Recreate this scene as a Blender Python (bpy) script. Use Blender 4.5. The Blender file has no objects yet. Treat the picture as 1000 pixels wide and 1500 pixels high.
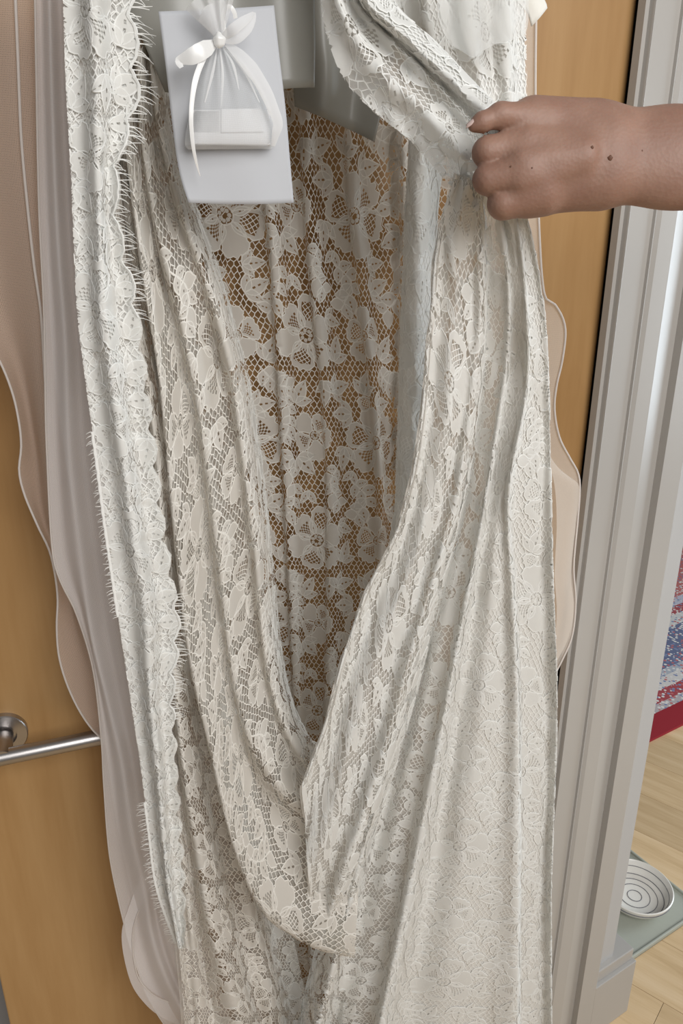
import bpy, bmesh, math, random
import numpy as np
from mathutils import Vector, Matrix

# ------------------------------------------------------------------ camera, world, lights
sc = bpy.context.scene
COL = sc.collection
F = 1150.0                                   # focal length in pixels of the 1000x1500 frame
PITCH = math.atan(0.388)
CAMH = 1.61
cp, sp = math.cos(PITCH), math.sin(PITCH)
cam = bpy.data.cameras.new('camera')
cam.sensor_fit = 'VERTICAL'
cam.sensor_height = 36.0
cam.lens = 36.0 * F / 1500.0
cam.clip_start = 0.02
camo = bpy.data.objects.new('camera', cam)
COL.objects.link(camo)
camo.location = (0, 0, CAMH)
camo.rotation_euler = (math.pi / 2 - PITCH, 0, 0)
sc.camera = camo

world = bpy.data.worlds.new('world')
sc.world = world
world.use_nodes = True
world.node_tree.nodes['Background'].inputs[0].default_value = (0.99, 0.975, 0.95, 1)
world.node_tree.nodes['Background'].inputs[1].default_value = 0.20

def area(name, loc, target, sx, sy, power, col):
    l = bpy.data.lights.new(name, 'AREA')
    l.shape = 'RECTANGLE'; l.size = sx; l.size_y = sy; l.energy = power; l.color = col
    o = bpy.data.objects.new(name, l); COL.objects.link(o)
    o.location = loc
    o.rotation_euler = (Vector(target) - Vector(loc)).to_track_quat('-Z', 'Y').to_euler()
    return o
area('window_daylight', (1.25, -1.25, 2.6), (0.1, 0.8, 1.2), 2.0, 1.6, 70, (1.0, 0.99, 0.975))
area('next_room_daylight', (3.2, 1.9, 1.3), (0.7, 1.3, 0.5), 1.3, 1.6, 46, (0.78, 0.90, 1.0))

sc.view_settings.view_transform = 'Standard'
sc.view_settings.look = 'None'
sc.view_settings.exposure = 0.0
sc.view_settings.gamma = 1.0
sc.view_settings.use_curve_mapping = False

rng = np.random.default_rng(7)
random.seed(7)

# ------------------------------------------------------------------ placement helpers
DA = math.radians(20.0)                      # the door leaf recedes to the right by this much
D0 = np.array([-0.40, 0.772])
DD = np.array([math.cos(DA), math.sin(DA)])
DN = np.array([math.sin(DA), -math.cos(DA)])  # door normal, towards the room
WA = math.radians(31.4)                      # wall and casing
W0 = np.array([0.337, 1.040])
WD = np.array([math.cos(WA), math.sin(WA)])
WN = np.array([math.sin(WA), -math.cos(WA)])
CAM = np.array([0, 0, CAMH])

DEPTHS = None                                # depth scale of the dress: how far each layer stands off the door
def rays(px, py):
    a = (np.asarray(px, float) - 500) / F
    b = (np.asarray(py, float) - 750) / F
    return np.stack([a, cp - b * sp, -(sp + b * cp)], -1)

def P(px, py, off):
    """point at distance off in front of the door plane, seen at that place of the frame"""
    r = rays(px, py)
    off = np.asarray(off, float)
    if DEPTHS is not None: off = np.interp(off, *DEPTHS)
    num = D0 @ DN + off
    t = num / (r[..., 0] * DN[0] + r[..., 1] * DN[1])
    return CAM + r * t[..., None]

def door_pt(s, z, d=0.0):
    q = D0 + DD * s + DN * d
    return (q[0], q[1], z)

def wall_pt(s, z, d=0.0):
    q = W0 + WD * s + WN * d
    return (q[0], q[1], z)

def floor_px(px, py, z=0.0):
    r = rays(px, py)
    t = (z - CAMH) / r[2]
    return CAM + r * t

# ------------------------------------------------------------------ materials
def new_mat(name):
    m = bpy.data.materials.new(name); m.use_nodes = True
    nt = m.node_tree
    b = nt.nodes['Principled BSDF']
    return m, nt, b

def simple(name, col, rough=0.6, metal=0.0, bump=0.0, scale=200.0, vary=0.06, sss=0.0, spec=0.5):
    m, nt, b = new_mat(name)
    tc = nt.nodes.new('ShaderNodeTexCoord')
    n = nt.nodes.new('ShaderNodeTexNoise'); n.inputs['Scale'].default_value = scale; n.inputs['Detail'].default_value = 4
    nt.links.new(tc.outputs['Object'], n.inputs['Vector'])
    mix = nt.nodes.new('ShaderNodeMixRGB')
    mix.inputs[1].default_value = (*[c * (1 - vary) for c in col], 1)
    mix.inputs[2].default_value = (*[min(1, c * (1 + vary)) for c in col], 1)
    nt.links.new(n.outputs['Fac'], mix.inputs[0])
    nt.links.new(mix.outputs[0], b.inputs['Base Color'])
    b.inputs['Roughness'].default_value = rough
    b.inputs['Metallic'].default_value = metal
    b.inputs['Specular IOR Level'].default_value = spec
    if sss: 
        b.inputs['Subsurface Weight'].default_value = sss
        b.inputs['Subsurface Radius'].default_value = (0.012, 0.005, 0.003)
        b.inputs['Subsurface Scale'].default_value = 0.5
    if bump:
        bp = nt.nodes.new('ShaderNodeBump'); bp.inputs['Strength'].default_value = bump; bp.inputs['Distance'].default_value = 0.002
        nt.links.new(n.outputs['Fac'], bp.inputs['Height'])
        nt.links.new(bp.outputs[0], b.inputs['Normal'])
    return m

def wood(name, c1, c2, c3, grain=(14, 14, 0.9), rough=0.42, bands=0.5):
    m, nt, b = new_mat(name)
    tc = nt.nodes.new('ShaderNodeTexCoord')
    mp = nt.nodes.new('ShaderNodeMapping'); mp.inputs['Scale'].default_value = grain
    nt.links.new(tc.outputs['Object'], mp.inputs[0])
    n1 = nt.nodes.new('ShaderNodeTexNoise'); n1.inputs['Scale'].default_value = 1.6; n1.inputs['Detail'].default_value = 6; n1.inputs['Distortion'].default_value = 0.6
    nt.links.new(mp.outputs[0], n1.inputs['Vector'])
    n2 = nt.nodes.new('ShaderNodeTexNoise'); n2.inputs['Scale'].default_value = 14; n2.inputs['Detail'].default_value = 3
    nt.links.new(mp.outputs[0], n2.inputs['Vector'])
    r = nt.nodes.new('ShaderNodeValToRGB')
    r.color_ramp.elements[0].color = (*c1, 1); r.color_ramp.elements[0].position = 0.3
    r.color_ramp.elements[1].color = (*c3, 1); r.color_ramp.elements[1].position = 0.72
    e = r.color_ramp.elements.new(0.5); e.color = (*c2, 1)
    mx = nt.nodes.new('ShaderNodeMath'); mx.operation = 'MULTIPLY_ADD'; mx.inputs[1].default_value = 0.25
    sub = nt.nodes.new('ShaderNodeMath'); sub.operation = 'SUBTRACT'; sub.inputs[1].default_value = 0.125
    nt.links.new(n2.outputs['Fac'], mx.inputs[0]); nt.links.new(n1.outputs['Fac'], mx.inputs[2])
    nt.links.new(mx.outputs[0], sub.inputs[0]); nt.links.new(sub.outputs[0], r.inputs[0])
    nt.links.new(r.outputs[0], b.inputs['Base Color'])
    b.inputs['Roughness'].default_value = rough
    b.inputs['Specular IOR Level'].default_value = 0.35
    return m

def cloth(name, col, trans=0.35, alpha=1.0, weave=0.0, weave_scale=900.0, sheen=0.0, gloss=None, bump=0.0):
    """thin fabric: diffuse + light passing through; alpha < 1 is the open share of a sheer net"""
    m = bpy.data.materials.new(name); m.use_nodes = True
    nt = m.node_tree; nt.nodes.clear()
    out = nt.nodes.new('ShaderNodeOutputMaterial')
    d = nt.nodes.new('ShaderNodeBsdfDiffuse'); d.inputs[0].default_value = (*col, 1)
    t = nt.nodes.new('ShaderNodeBsdfTranslucent'); t.inputs[0].default_value = (*col, 1)
    mx = nt.nodes.new('ShaderNodeMixShader'); mx.inputs[0].default_value = trans
    nt.links.new(d.outputs[0], mx.inputs[1]); nt.links.new(t.outputs[0], mx.inputs[2])
    last = mx
    if gloss:
        g = nt.nodes.new('ShaderNodeBsdfGlossy'); g.inputs['Roughness'].default_value = gloss[1]
        g.inputs[0].default_value = (1, 1, 1, 1)
        m2 = nt.nodes.new('ShaderNodeMixShader'); m2.inputs[0].default_value = gloss[0]
        nt.links.new(last.outputs[0], m2.inputs[1]); nt.links.new(g.outputs[0], m2.inputs[2]); last = m2
    if bump:
        tc = nt.nodes.new('ShaderNodeTexCoord')
        n = nt.nodes.new('ShaderNodeTexNoise'); n.inputs['Scale'].default_value = 60; n.inputs['Detail'].default_value = 5
        nt.links.new(tc.outputs['Object'], n.inputs['Vector'])
        bp = nt.nodes.new('ShaderNodeBump'); bp.inputs['Strength'].default_value = bump; bp.inputs['Distance'].default_value = 0.004
        nt.links.new(n.outputs['Fac'], bp.inputs['Height'])
        for s in (d, t): nt.links.new(bp.outputs[0], s.inputs['Normal'])
    if alpha < 1.0:
        tr = nt.nodes.new('ShaderNodeBsdfTransparent')
        m3 = nt.nodes.new('ShaderNodeMixShader'); m3.inputs[0].default_value = alpha
        if weave:
            uv = nt.nodes.new('ShaderNodeUVMap')
            vr = nt.nodes.new('ShaderNodeTexVoronoi'); vr.feature = 'DISTANCE_TO_EDGE'
            vr.inputs['Scale'].default_value = weave_scale; vr.inputs['Randomness'].default_value = 0.25
            nt.links.new(uv.outputs[0], vr.inputs['Vector'])
            mr = nt.nodes.new('ShaderNodeMapRange')
            mr.inputs['From Min'].default_value = 0.0; mr.inputs['From Max'].default_value = 0.35
            mr.inputs['To Min'].default_value = min(1, alpha + weave); mr.inputs['To Max'].default_value = max(0, alpha - weave)
            nt.links.new(vr.outputs['Distance'], mr.inputs['Value'])
            nt.links.new(mr.outputs[0], m3.inputs[0])
        nt.links.new(tr.outputs[0], m3.inputs[1]); nt.links.new(last.outputs[0], m3.inputs[2]); last = m3
    nt.links.new(last.outputs[0], out.inputs[0])
    return m

M = {}
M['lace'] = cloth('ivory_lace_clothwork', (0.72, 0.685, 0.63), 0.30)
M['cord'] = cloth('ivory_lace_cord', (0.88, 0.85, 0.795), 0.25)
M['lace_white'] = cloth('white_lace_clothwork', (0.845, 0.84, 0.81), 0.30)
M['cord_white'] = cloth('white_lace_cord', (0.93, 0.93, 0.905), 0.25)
M['lining'] = cloth('ivory_satin_lining', (0.80, 0.795, 0.765), 0.25, gloss=(0.03, 0.4), bump=0.05)
M['underlay'] = cloth('sheer_ivory_underlay', (0.82, 0.79, 0.73), 0.35, alpha=0.38, weave=0.12, weave_scale=1100)
M['underlay_dense'] = cloth('ivory_underlay', (0.86, 0.83, 0.785), 0.35, alpha=0.66, weave=0.12, weave_scale=1100)
M['grey_lining'] = cloth('greige_lining', (0.34, 0.332, 0.30), 0.25, gloss=(0.05, 0.35), bump=0.08)
M['tulle_beige'] = cloth('blush_tulle', (0.80, 0.66, 0.57), 0.40, alpha=0.66, weave=0.26, weave_scale=760)
M['tulle_white'] = cloth('pale_tulle', (0.94, 0.91, 0.905), 0.28, alpha=0.68, weave=0.12, weave_scale=900)
M['tulle_hem'] = cloth('tulle_hem_cord', (0.85, 0.80, 0.76), 0.35)
M['organza'] = cloth('white_organza', (0.85, 0.86, 0.87), 0.40, alpha=0.46, weave=0.08, weave_scale=1500)
M['ribbon'] = cloth('white_satin_ribbon', (0.93, 0.93, 0.92), 0.30, gloss=(0.06, 0.3))
M['ribbon_sheer'] = cloth('sheer_white_ribbon', (0.93, 0.93, 0.93), 0.35, alpha=0.62)
M['paper'] = simple('white_card', (0.475, 0.485, 0.51), 0.75, scale=300, vary=0.012)
M['box'] = simple('white_box_paper', (0.70, 0.70, 0.71), 0.6, scale=200, vary=0.01)
M['tissue'] = cloth('frosted_tissue', (0.90, 0.90, 0.88), 0.45, alpha=0.5)
M['tag'] = simple('ivory_paper', (0.78, 0.76, 0.70), 0.7, scale=200, vary=0.03)
M['door'] = wood('maple_veneer', (0.325, 0.178, 0.066), (0.385, 0.222, 0.090), (0.44, 0.268, 0.118), grain=(9, 9, 0.8), rough=0.36)
M['edge'] = wood('maple_edge', (0.30, 0.17, 0.07), (0.36, 0.20, 0.08), (0.4, 0.22, 0.1))
M['paint'] = simple('white_gloss_paint', (0.42, 0.40, 0.375), 0.35, scale=30, vary=0.015)
M['wall'] = simple('white_wall_paint', (0.47, 0.465, 0.46), 0.6, scale=40, vary=0.02)
M['steel'] = simple('brushed_steel', (0.42, 0.40, 0.39), 0.32, metal=1.0, scale=60, vary=0.06)
M['dark'] = simple('gap_shade', (0.03, 0.028, 0.025), 0.8)
M['skin'] = None
M['mat'] = simple('sage_rubber', (0.41, 0.425, 0.365), 0.55, scale=60, vary=0.04)
M['ceramic'] = simple('cream_ceramic', (0.83, 0.80, 0.74), 0.25, scale=60, vary=0.02)
M['ring'] = simple('slate_glaze', (0.16, 0.16, 0.18), 0.35, scale=60)

# ------------------------------------------------------------------ object helpers
def tag(o, label=None, cat=None, group=None, kind=None):
    if label: o['label'] = label
    if cat: o['category'] = cat
    if group: o['group'] = group
    if kind: o['kind'] = kind
    return o

def empty(name, loc):
    o = bpy.data.objects.new(name, None); COL.objects.link(o)
    o.location = loc; o.empty_display_size = 0.05
    bpy.context.view_layer.update()
    return o

def mesh_obj(name, verts, faces, mat, parent=None, smooth=True, uv=None, recalc=False):
    me = bpy.data.meshes.new(name)
    verts = np.asarray(verts, np.float32)
    if isinstance(faces, np.ndarray):
        n = faces.shape[1]
        me.vertices.add(len(verts)); me.vertices.foreach_set('co', verts.ravel())
        me.loops.add(faces.size); me.loops.foreach_set('vertex_index', faces.astype(np.int32).ravel())
        me.polygons.add(len(faces))
        me.polygons.foreach_set('loop_start', np.arange(0, faces.size, n, dtype=np.int32))
        me.polygons.foreach_set('loop_total', np.full(len(faces), n, np.int32))
        me.update(calc_edges=True)
        if uv is not None:
            l = me.uv_layers.new(name='UVMap')
            l.data.foreach_set('uv', np.asarray(uv, np.float32)[faces.ravel()].ravel())
    else:
        me.from_pydata([tuple(v) for v in verts], [], faces)
        me.update()
    if recalc:
        bm = bmesh.new(); bm.from_mesh(me); bmesh.ops.recalc_face_normals(bm, faces=bm.faces); bm.to_mesh(me); bm.free()
    if smooth: me.polygons.foreach_set('use_smooth', np.ones(len(me.polygons), bool))
    me.materials.append(mat)
    o = bpy.data.objects.new(name, me); COL.objects.link(o)
    if parent is not None:
        o.parent = parent
        o.matrix_parent_inverse = parent.matrix_world.inverted()
    return o

def origin_to(o, loc):
    """put the object's origin at loc, geometry staying where it is (keeps object-space textures sane)"""
    d = Vector(loc)
    o.data.transform(Matrix.Translation(-d)); o.location = d
    bpy.context.view_layer.update()

# ------------------------------------------------------------------ curve lofts
def catmull(pts, n, closed=False, by=None):
    """resample a polyline of points smoothly to n samples, even in arc length of the first two coordinates"""
    p = np.asarray(pts, float)
    if len(p) == 2:
        w = np.linspace(0, 1, n)[:, None]; return p[0] * (1 - w) + p[1] * w
    q = np.vstack([2 * p[0] - p[1], p, 2 * p[-1] - p[-2]])
    out = []
    m = 24
    for i in range(1, len(q) - 2):
        t = np.linspace(0, 1, m, endpoint=False)[:, None]
        a, b, c, d = q[i - 1], q[i], q[i + 1], q[i + 2]
        out.append(0.5 * ((2 * b) + (-a + c) * t + (2 * a - 5 * b + 4 * c - d) * t ** 2 + (-a + 3 * b - 3 * c + d) * t ** 3))
    out.append(p[-1:])
    o = np.vstack(out)
    s = np.r_[0, np.cumsum(np.linalg.norm(np.diff(o[:, :2], axis=0), axis=1))]
    si = np.linspace(0, s[-1], n)
    return np.stack([np.interp(si, s, o[:, j]) for j in range(o.shape[1])], -1)

def cat_axis0(G, n, even=True):
    """smooth interpolation across the first axis of G [K,T,3] to n rows"""
    K = len(G)
    x = np.linspace(0, K - 1, n)
    if K == 2:
        w = x[:, None, None]; return G[0] * (1 - w) + G[1] * w
    q = np.concatenate([2 * G[:1] - G[1:2], G, 2 * G[-1:] - G[-2:-1]])
    i = np.minimum(x.astype(int), K - 2); t = (x - i)[:, None, None]
    a, b, c, d = q[i], q[i + 1], q[i + 2], q[i + 3]
    return 0.5 * ((2 * b) + (-a + c) * t + (2 * a - 5 * b + 4 * c - d) * t ** 2 + (-a + 3 * b - 3 * c + d) * t ** 3)

class Panel:
    """a draped cloth sheet: rows k across the folds, samples t along them"""
    def __init__(s, curves, nk, nt, split=None, valley=None, vpos=0.5, taper=None, ext=0, wrinkle=0.0, wscale=(3, 7), seed=1):
        rows = []
        if ext:
            curves = [list(c) + [(c[-1][0] + (c[-1][0] - c[-2][0]) / max(1, c[-1][1] - c[-2][1]) * ext * .6, c[-1][1] + ext, c[-1][2])] for c in curves]
        for i, c in enumerate(curves):
            if split is None: rows.append(catmull(c, nt))
            else:
                k = split[i]; h = nt // 2
                r1 = catmull(c[:k + 1], h); r2 = catmull(c[k:], nt - h + 1)
                rows.append(np.vstack([r1, r2[1:]]))
        G = np.array(rows)
        if valley is not None:
            out = []
            for i in range(len(G)):
                out.append(G[i])
                if i < len(G) - 1:
                    dv = valley[i] if hasattr(valley, '__len__') else valley
                    vp = vpos[i] if hasattr(vpos, '__len__') else vpos
                    if dv is None: continue
                    m = G[i] * (1 - vp) + G[i + 1] * vp
                    m[:, 2] -= dv * (np.interp(np.linspace(0, 1, nt), np.linspace(0, 1, len(taper)), taper) if taper else 1.0)
                    out.append(m)
            G = np.array(out)
        G = cat_axis0(G, nk)
        if wrinkle:
            r = np.random.default_rng(seed)
            kk = np.linspace(0, 1, nk)[:, None]; tt = np.linspace(0, 1, nt)[None, :]
            w = 0
            for j in range(7):
                a = r.uniform(0.4, 1) * wscale[0] * (1 + j * 0.5); b = r.uniform(0.3, 1) * wscale[1] * (1 + j * 0.3)
                w = w + np.sin(2 * math.pi * (a * kk + b * tt * r.choice([-1, 1])) + r.uniform(0, 6.28)) / (1 + 0.5 * j)
            G[..., 2] += wrinkle * w / 2
        s.G = G
        s.setP(P(G[..., 0], G[..., 1], G[..., 2]))
    def setP(s, X):
        s.X = X
        K, T = X.shape[:2]
        dk = np.gradient(X, axis=0); dt = np.gradient(X, axis=1)
        N = np.cross(dk, dt); N /= np.linalg.norm(N, axis=-1, keepdims=True) + 1e-12
        if np.mean(np.sum(N * (CAM - X), -1)) < 0: N = -N
        s.N = N
        s.U = np.r_[0, np.cumsum(np.mean(np.linalg.norm(np.diff(X, axis=0), axis=-1), axis=1))] * 1000
        s.V = np.r_[0, np.cumsum(np.mean(np.linalg.norm(np.diff(X, axis=1), axis=-1), axis=0))] * 1000
    def offset(s, d):
        q = object.__new__(Panel); q.G = s.G; q.setP(s.X + s.N * d); return q
    def sub(s, k0, k1, t0=0, t1=None):
        q = object.__new__(Panel); q.G = s.G[k0:k1, t0:t1]; q.setP(s.X[k0:k1, t0:t1]); return q
    def sample(s, k, t, h):
        K, T = s.X.shape[:2]
        k = np.clip(k, 0, K - 1); t = np.clip(t, 0, T - 1)
        i = np.minimum(k.astype(int), K - 2); j = np.minimum(t.astype(int), T - 2)
        a = (k - i)[:, None]; b = (t - j)[:, None]
        def bl(A): return (A[i, j] * (1 - a) + A[i + 1, j] * a) * (1 - b) + (A[i, j + 1] * (1 - a) + A[i + 1, j + 1] * a) * b
        return bl(s.X) + bl(s.N) * h[:, None]
    def sheet(s, name, mat, parent, thick=0.0):
        K, T = s.X.shape[:2]
        idx = np.arange(K * T).reshape(K, T)
        f = np.stack([idx[:-1, :-1], idx[1:, :-1], idx[1:, 1:], idx[:-1, 1:]], -1).reshape(-1, 4)
        uv = np.stack(np.meshgrid(s.U / 1000, s.V / 1000, indexing='ij'), -1).reshape(-1, 2)
        o = mesh_obj(name, s.X.reshape(-1, 3), f, mat, parent, uv=uv)
        if thick:
            md = o.modifiers.new('thickness', 'SOLIDIFY'); md.thickness = thick; md.offset = 0
        return o

def tube(name, pts, r, mat, parent=None, n=8, flat=1.0, caps=True):
    """a round cord through 3-D points; r may vary along it"""
    p = np.asarray(pts, float); m = len(p)
    rr = np.full(m, r) if np.isscalar(r) else np.interp(np.linspace(0, 1, m), np.linspace(0, 1, len(r)), r)
    tan = np.gradient(p, axis=0); tan /= np.linalg.norm(tan, axis=1, keepdims=True) + 1e-12
    up = np.array([0.3, -0.9, 0.3]); vs = []
    for i in range(m):
        a = np.cross(tan[i], up); a /= np.linalg.norm(a) + 1e-9
        b = np.cross(a, tan[i])
        for j in range(n):
            th = 2 * math.pi * j / n
            vs.append(p[i] + a * math.cos(th) * rr[i] + b * math.sin(th) * rr[i] * flat)
    f = []
    for i in range(m - 1):
        for j in range(n):
            f.append((i * n + j, i * n + (j + 1) % n, (i + 1) * n + (j + 1) % n, (i + 1) * n + j))
    if caps:
        f.append(tuple(range(n))); f.append(tuple(range((m - 1) * n, m * n)))
    return mesh_obj(name, vs, f, mat, parent, recalc=True)

def pxline(pts, n):
    c = catmull(pts, n)
    return P(c[:, 0], c[:, 1], c[:, 2])

def ribbon(name, pts, w, mat, parent=None, n=40, wob=0.0):
    """flat band along a centre line given as (px, py, off); width in metres (may be a list)"""
    c = pxline(pts, n)
    ww = np.full(n, w) if np.isscalar(w) else np.interp(np.linspace(0, 1, n), np.linspace(0, 1, len(w)), w)
    tan = np.gradient(c, axis=0); tan /= np.linalg.norm(tan, axis=1, keepdims=True)
    nn = np.array([DN[0], DN[1], 0.0]) 
    side = np.cross(tan, nn); side /= np.linalg.norm(side, axis=1, keepdims=True)
    ph = np.linspace(0, 7, n)[:, None]
    X = np.stack([c - side * ww[:, None] / 2, c + nn * (0.12 * ww[:, None]) + nn * wob * np.sin(ph), c + side * ww[:, None] / 2])
    q = object.__new__(Panel); q.G = X; q.setP(X)
    return q.sheet(name, mat, parent)

# ------------------------------------------------------------------ the lace: one repeat of net, petals, leaves and cords (mm)
TW, TH = 170.0, 220.0
class Lace:
    def __init__(s): s.v = []; s.f = []; s.n = 0; s.solid = []; s.m = []
    def add(s, v, f, m=0):
        s.v.append(v); s.f.append(np.asarray(f, np.int64) + s.n); s.n += len(v); s.m.append(np.full(len(f), m))
    def strip(s, pts, w, h=0.0, tent=0.0):
        p = np.asarray(pts, float)
        t = np.gradient(p, axis=0); t /= np.linalg.norm(t, axis=1, keepdims=True) + 1e-9
        nn = np.stack([-t[:, 1], t[:, 0]], -1) * w / 2
        m = len(p); ar = np.arange(m - 1)
        if tent:
            v = np.concatenate([np.c_[p + nn, np.full(m, h)], np.c_[p, np.full(m, h + tent)], np.c_[p - nn, np.full(m, h)]])
            f = []
            for o in (0, m):
                a = ar + o; b = ar + o + m
                f += [np.stack([a, b, a + 1], -1), np.stack([a + 1, b, b + 1], -1)]
        else:
            v = np.concatenate([np.c_[p + nn, np.full(m, h)], np.c_[p - nn, np.full(m, h)]])
            a, b = ar, ar + m
            f = [np.stack([a, b, a + 1], -1), np.stack([a + 1, b, b + 1], -1)]
        s.add(v, np.concatenate(f), 1)
    def petal(s, bx, by, ang, L, W, kind='petal', fill='solid', bend=0.0):
        NS = 11 if fill == 'dots' else 9
        if fill == 'vein': qs = np.array([-1, -.62, -.13, .13, .62, 1.0])
        elif fill == 'dots': qs = np.linspace(-1, 1, 12)
        else: qs = np.linspace(-1, 1, 9)
        ss = np.linspace(0, 1, NS + 1)
        S, Q = np.meshgrid(ss, qs, indexing='ij')
        if kind == 'leaf': w = np.sin(math.pi * np.clip(S, 0, 1) ** 0.80) ** 1.05 * 0.55
        else: w = (0.14 + 0.86 * np.sin(np.clip(S * 1.05, 0, 1) * math.pi / 2) ** 1.1) * np.sqrt(np.clip(1 - 0.22 * S ** 9, 0, 1)) * 0.5
        if kind == 'leaf': x = L * S
        else: x = L * (S * (1 - 0.17 * Q ** 2) + 0.16 * S ** 3 * np.abs(np.cos(1.5 * math.pi * Q)) - 0.09 * S ** 3)
        y = W * Q * w
        if kind != 'leaf': y = y * (1 + 0.09 * np.sin(S * 13 + 1) * np.abs(Q) ** 2)
        y = y + bend * L * (x / L) ** 2
        ca, sa = math.cos(ang), math.sin(ang)
        X = bx + x * ca - y * sa; Y = by + x * sa + y * ca
        h = 0.25 + 0.35 * (1 - Q ** 2)
        nq = len(qs)
        idx = np.arange(S.size).reshape(S.shape)
        keep = np.ones((NS, nq - 1), bool)
        I, J = np.meshgrid(np.arange(NS), np.arange(nq - 1), indexing='ij')
        if fill == 'vein': keep &= ~((J == 2) & (I % 2 == 1) & (I > 1) & (I < NS - 1))
        elif fill == 'dots': keep &= ~(((I + J) % 2 == 0) & (I > 0) & (I < 7) & (J > 1) & (J < 9) & (np.abs(J - 5) < 1.5 + .5 * I))
        elif fill == 'lattice': keep &= ~((I > 1) & (I < 7) & (J > 0) & (J < nq - 2))
        a = idx[:-1, :-1][keep]; b = idx[1:, :-1][keep]; c = idx[1:, 1:][keep]; d = idx[:-1, 1:][keep]
        s.add(np.stack([X.ravel(), Y.ravel(), h.ravel()], -1), np.concatenate([np.stack([a, b, c], -1), np.stack([a, c, d], -1)]))
        if fill == 'lattice':
            for sg in (-1, 1):
                for c0 in np.linspace(-0.35, 1.25, 10):
                    si = np.linspace(0.2, 0.78, 12)
                    qi = sg * (si - c0) * 2.6
                    ok = np.abs(qi) < 0.74
                    if ok.sum() < 2: continue
                    xi = np.interp(si[ok], ss, S[:, 0]) * L * 0.97
                    wi = np.array([np.interp(z, ss, w[:, 0]) for z in si[ok]])
                    yi = W * qi[ok] * wi + bend * L * (xi / L) ** 2
                    s.strip(np.stack([bx + xi * ca - yi * sa, by + xi * sa + yi * ca], -1), 0.75, 0.3)
        o = np.concatenate([np.stack([X[:, 0], Y[:, 0]], -1), np.stack([X[-1, 1:], Y[-1, 1:]], -1), np.stack([X[::-1, -1], Y[::-1, -1]], -1)[1:]])
        s.strip(o, 1.25, 0.3, 0.65)
        s.solid.append(o)
    def disc(s, x, y, r, h=0.5):
        t = np.linspace(0, 2 * math.pi, 8, endpoint=False)
        v = np.vstack([[x, y, h + 0.4], np.c_[x + r * np.cos(t), y + r * np.sin(t), np.full(8, h)]])
        s.add(v, [(0, i + 1, (i + 1) % 8 + 1) for i in range(8)])
        s.solid.append(v[1:, :2])
    def flower(s, x, y, R, n, rot, fills):
        for i in range(n):
            a = rot + 2 * math.pi * i / n
            k = 1 + 0.12 * math.sin(3.1 * i + x)
            s.petal(x + 0.2 * R * math.cos(a), y + 0.2 * R * math.sin(a), a, 0.82 * R * k, 0.95 * R * (2 * math.pi / n) * 0.80, 'petal', fills[i % len(fills)])
        if R > 30:
            for i in range(n):
                a = rot + 2 * math.pi * (i + .5) / n
                s.petal(x + 0.22 * R * math.cos(a), y + 0.22 * R * math.sin(a), a, 0.5 * R, 0.2 * R, 'leaf', 'vein')
        for i in range(7):
            a = 2 * math.pi * i / 7
            s.disc(x + 0.13 * R * math.cos(a), y + 0.13 * R * math.sin(a), 0.055 * R)
        t = np.linspace(0, 2 * math.pi, 15)
        s.strip(np.c_[x + 0.24 * R * np.cos(t), y + 0.24 * R * np.sin(t)], 1.0, 0.4, 0.4)
    def stem(s, pts, leaf=12, side=1.0):
        c = catmull(np.asarray(pts, float), 22)
        s.strip(c, 1.3, 0.25, 0.5)
        for i in range(3, 21, 4):
            d = c[min(i + 1, 21)] - c[i - 1]; a = math.atan2(d[1], d[0])
            for sg in (1, -1):
                L = leaf * random.uniform(0.8, 1.2)
                s.petal(c[i][0], c[i][1], a + sg * random.uniform(0.6, 0.95), L, L * 0.62, 'leaf', random.choice(['vein', 'vein', 'solid']), 0.12 * sg)
    def done(s): return np.concatenate(s.v), np.concatenate(s.f), np.concatenate(s.m)

def inside(poly, q):
    x, y = q[:, 0], q[:, 1]; r = np.zeros(len(q), bool)
    x0, y0 = poly[:, 0], poly[:, 1]; x1, y1 = np.roll(x0, -1), np.roll(y0, -1)
    for a, b, c, d in zip(x0, y0, x1, y1):
        if b == d: continue
        r ^= ((b > y) != (d > y)) & (x < (c - a) * (y - b) / (d - b) + a)
    return r

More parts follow.
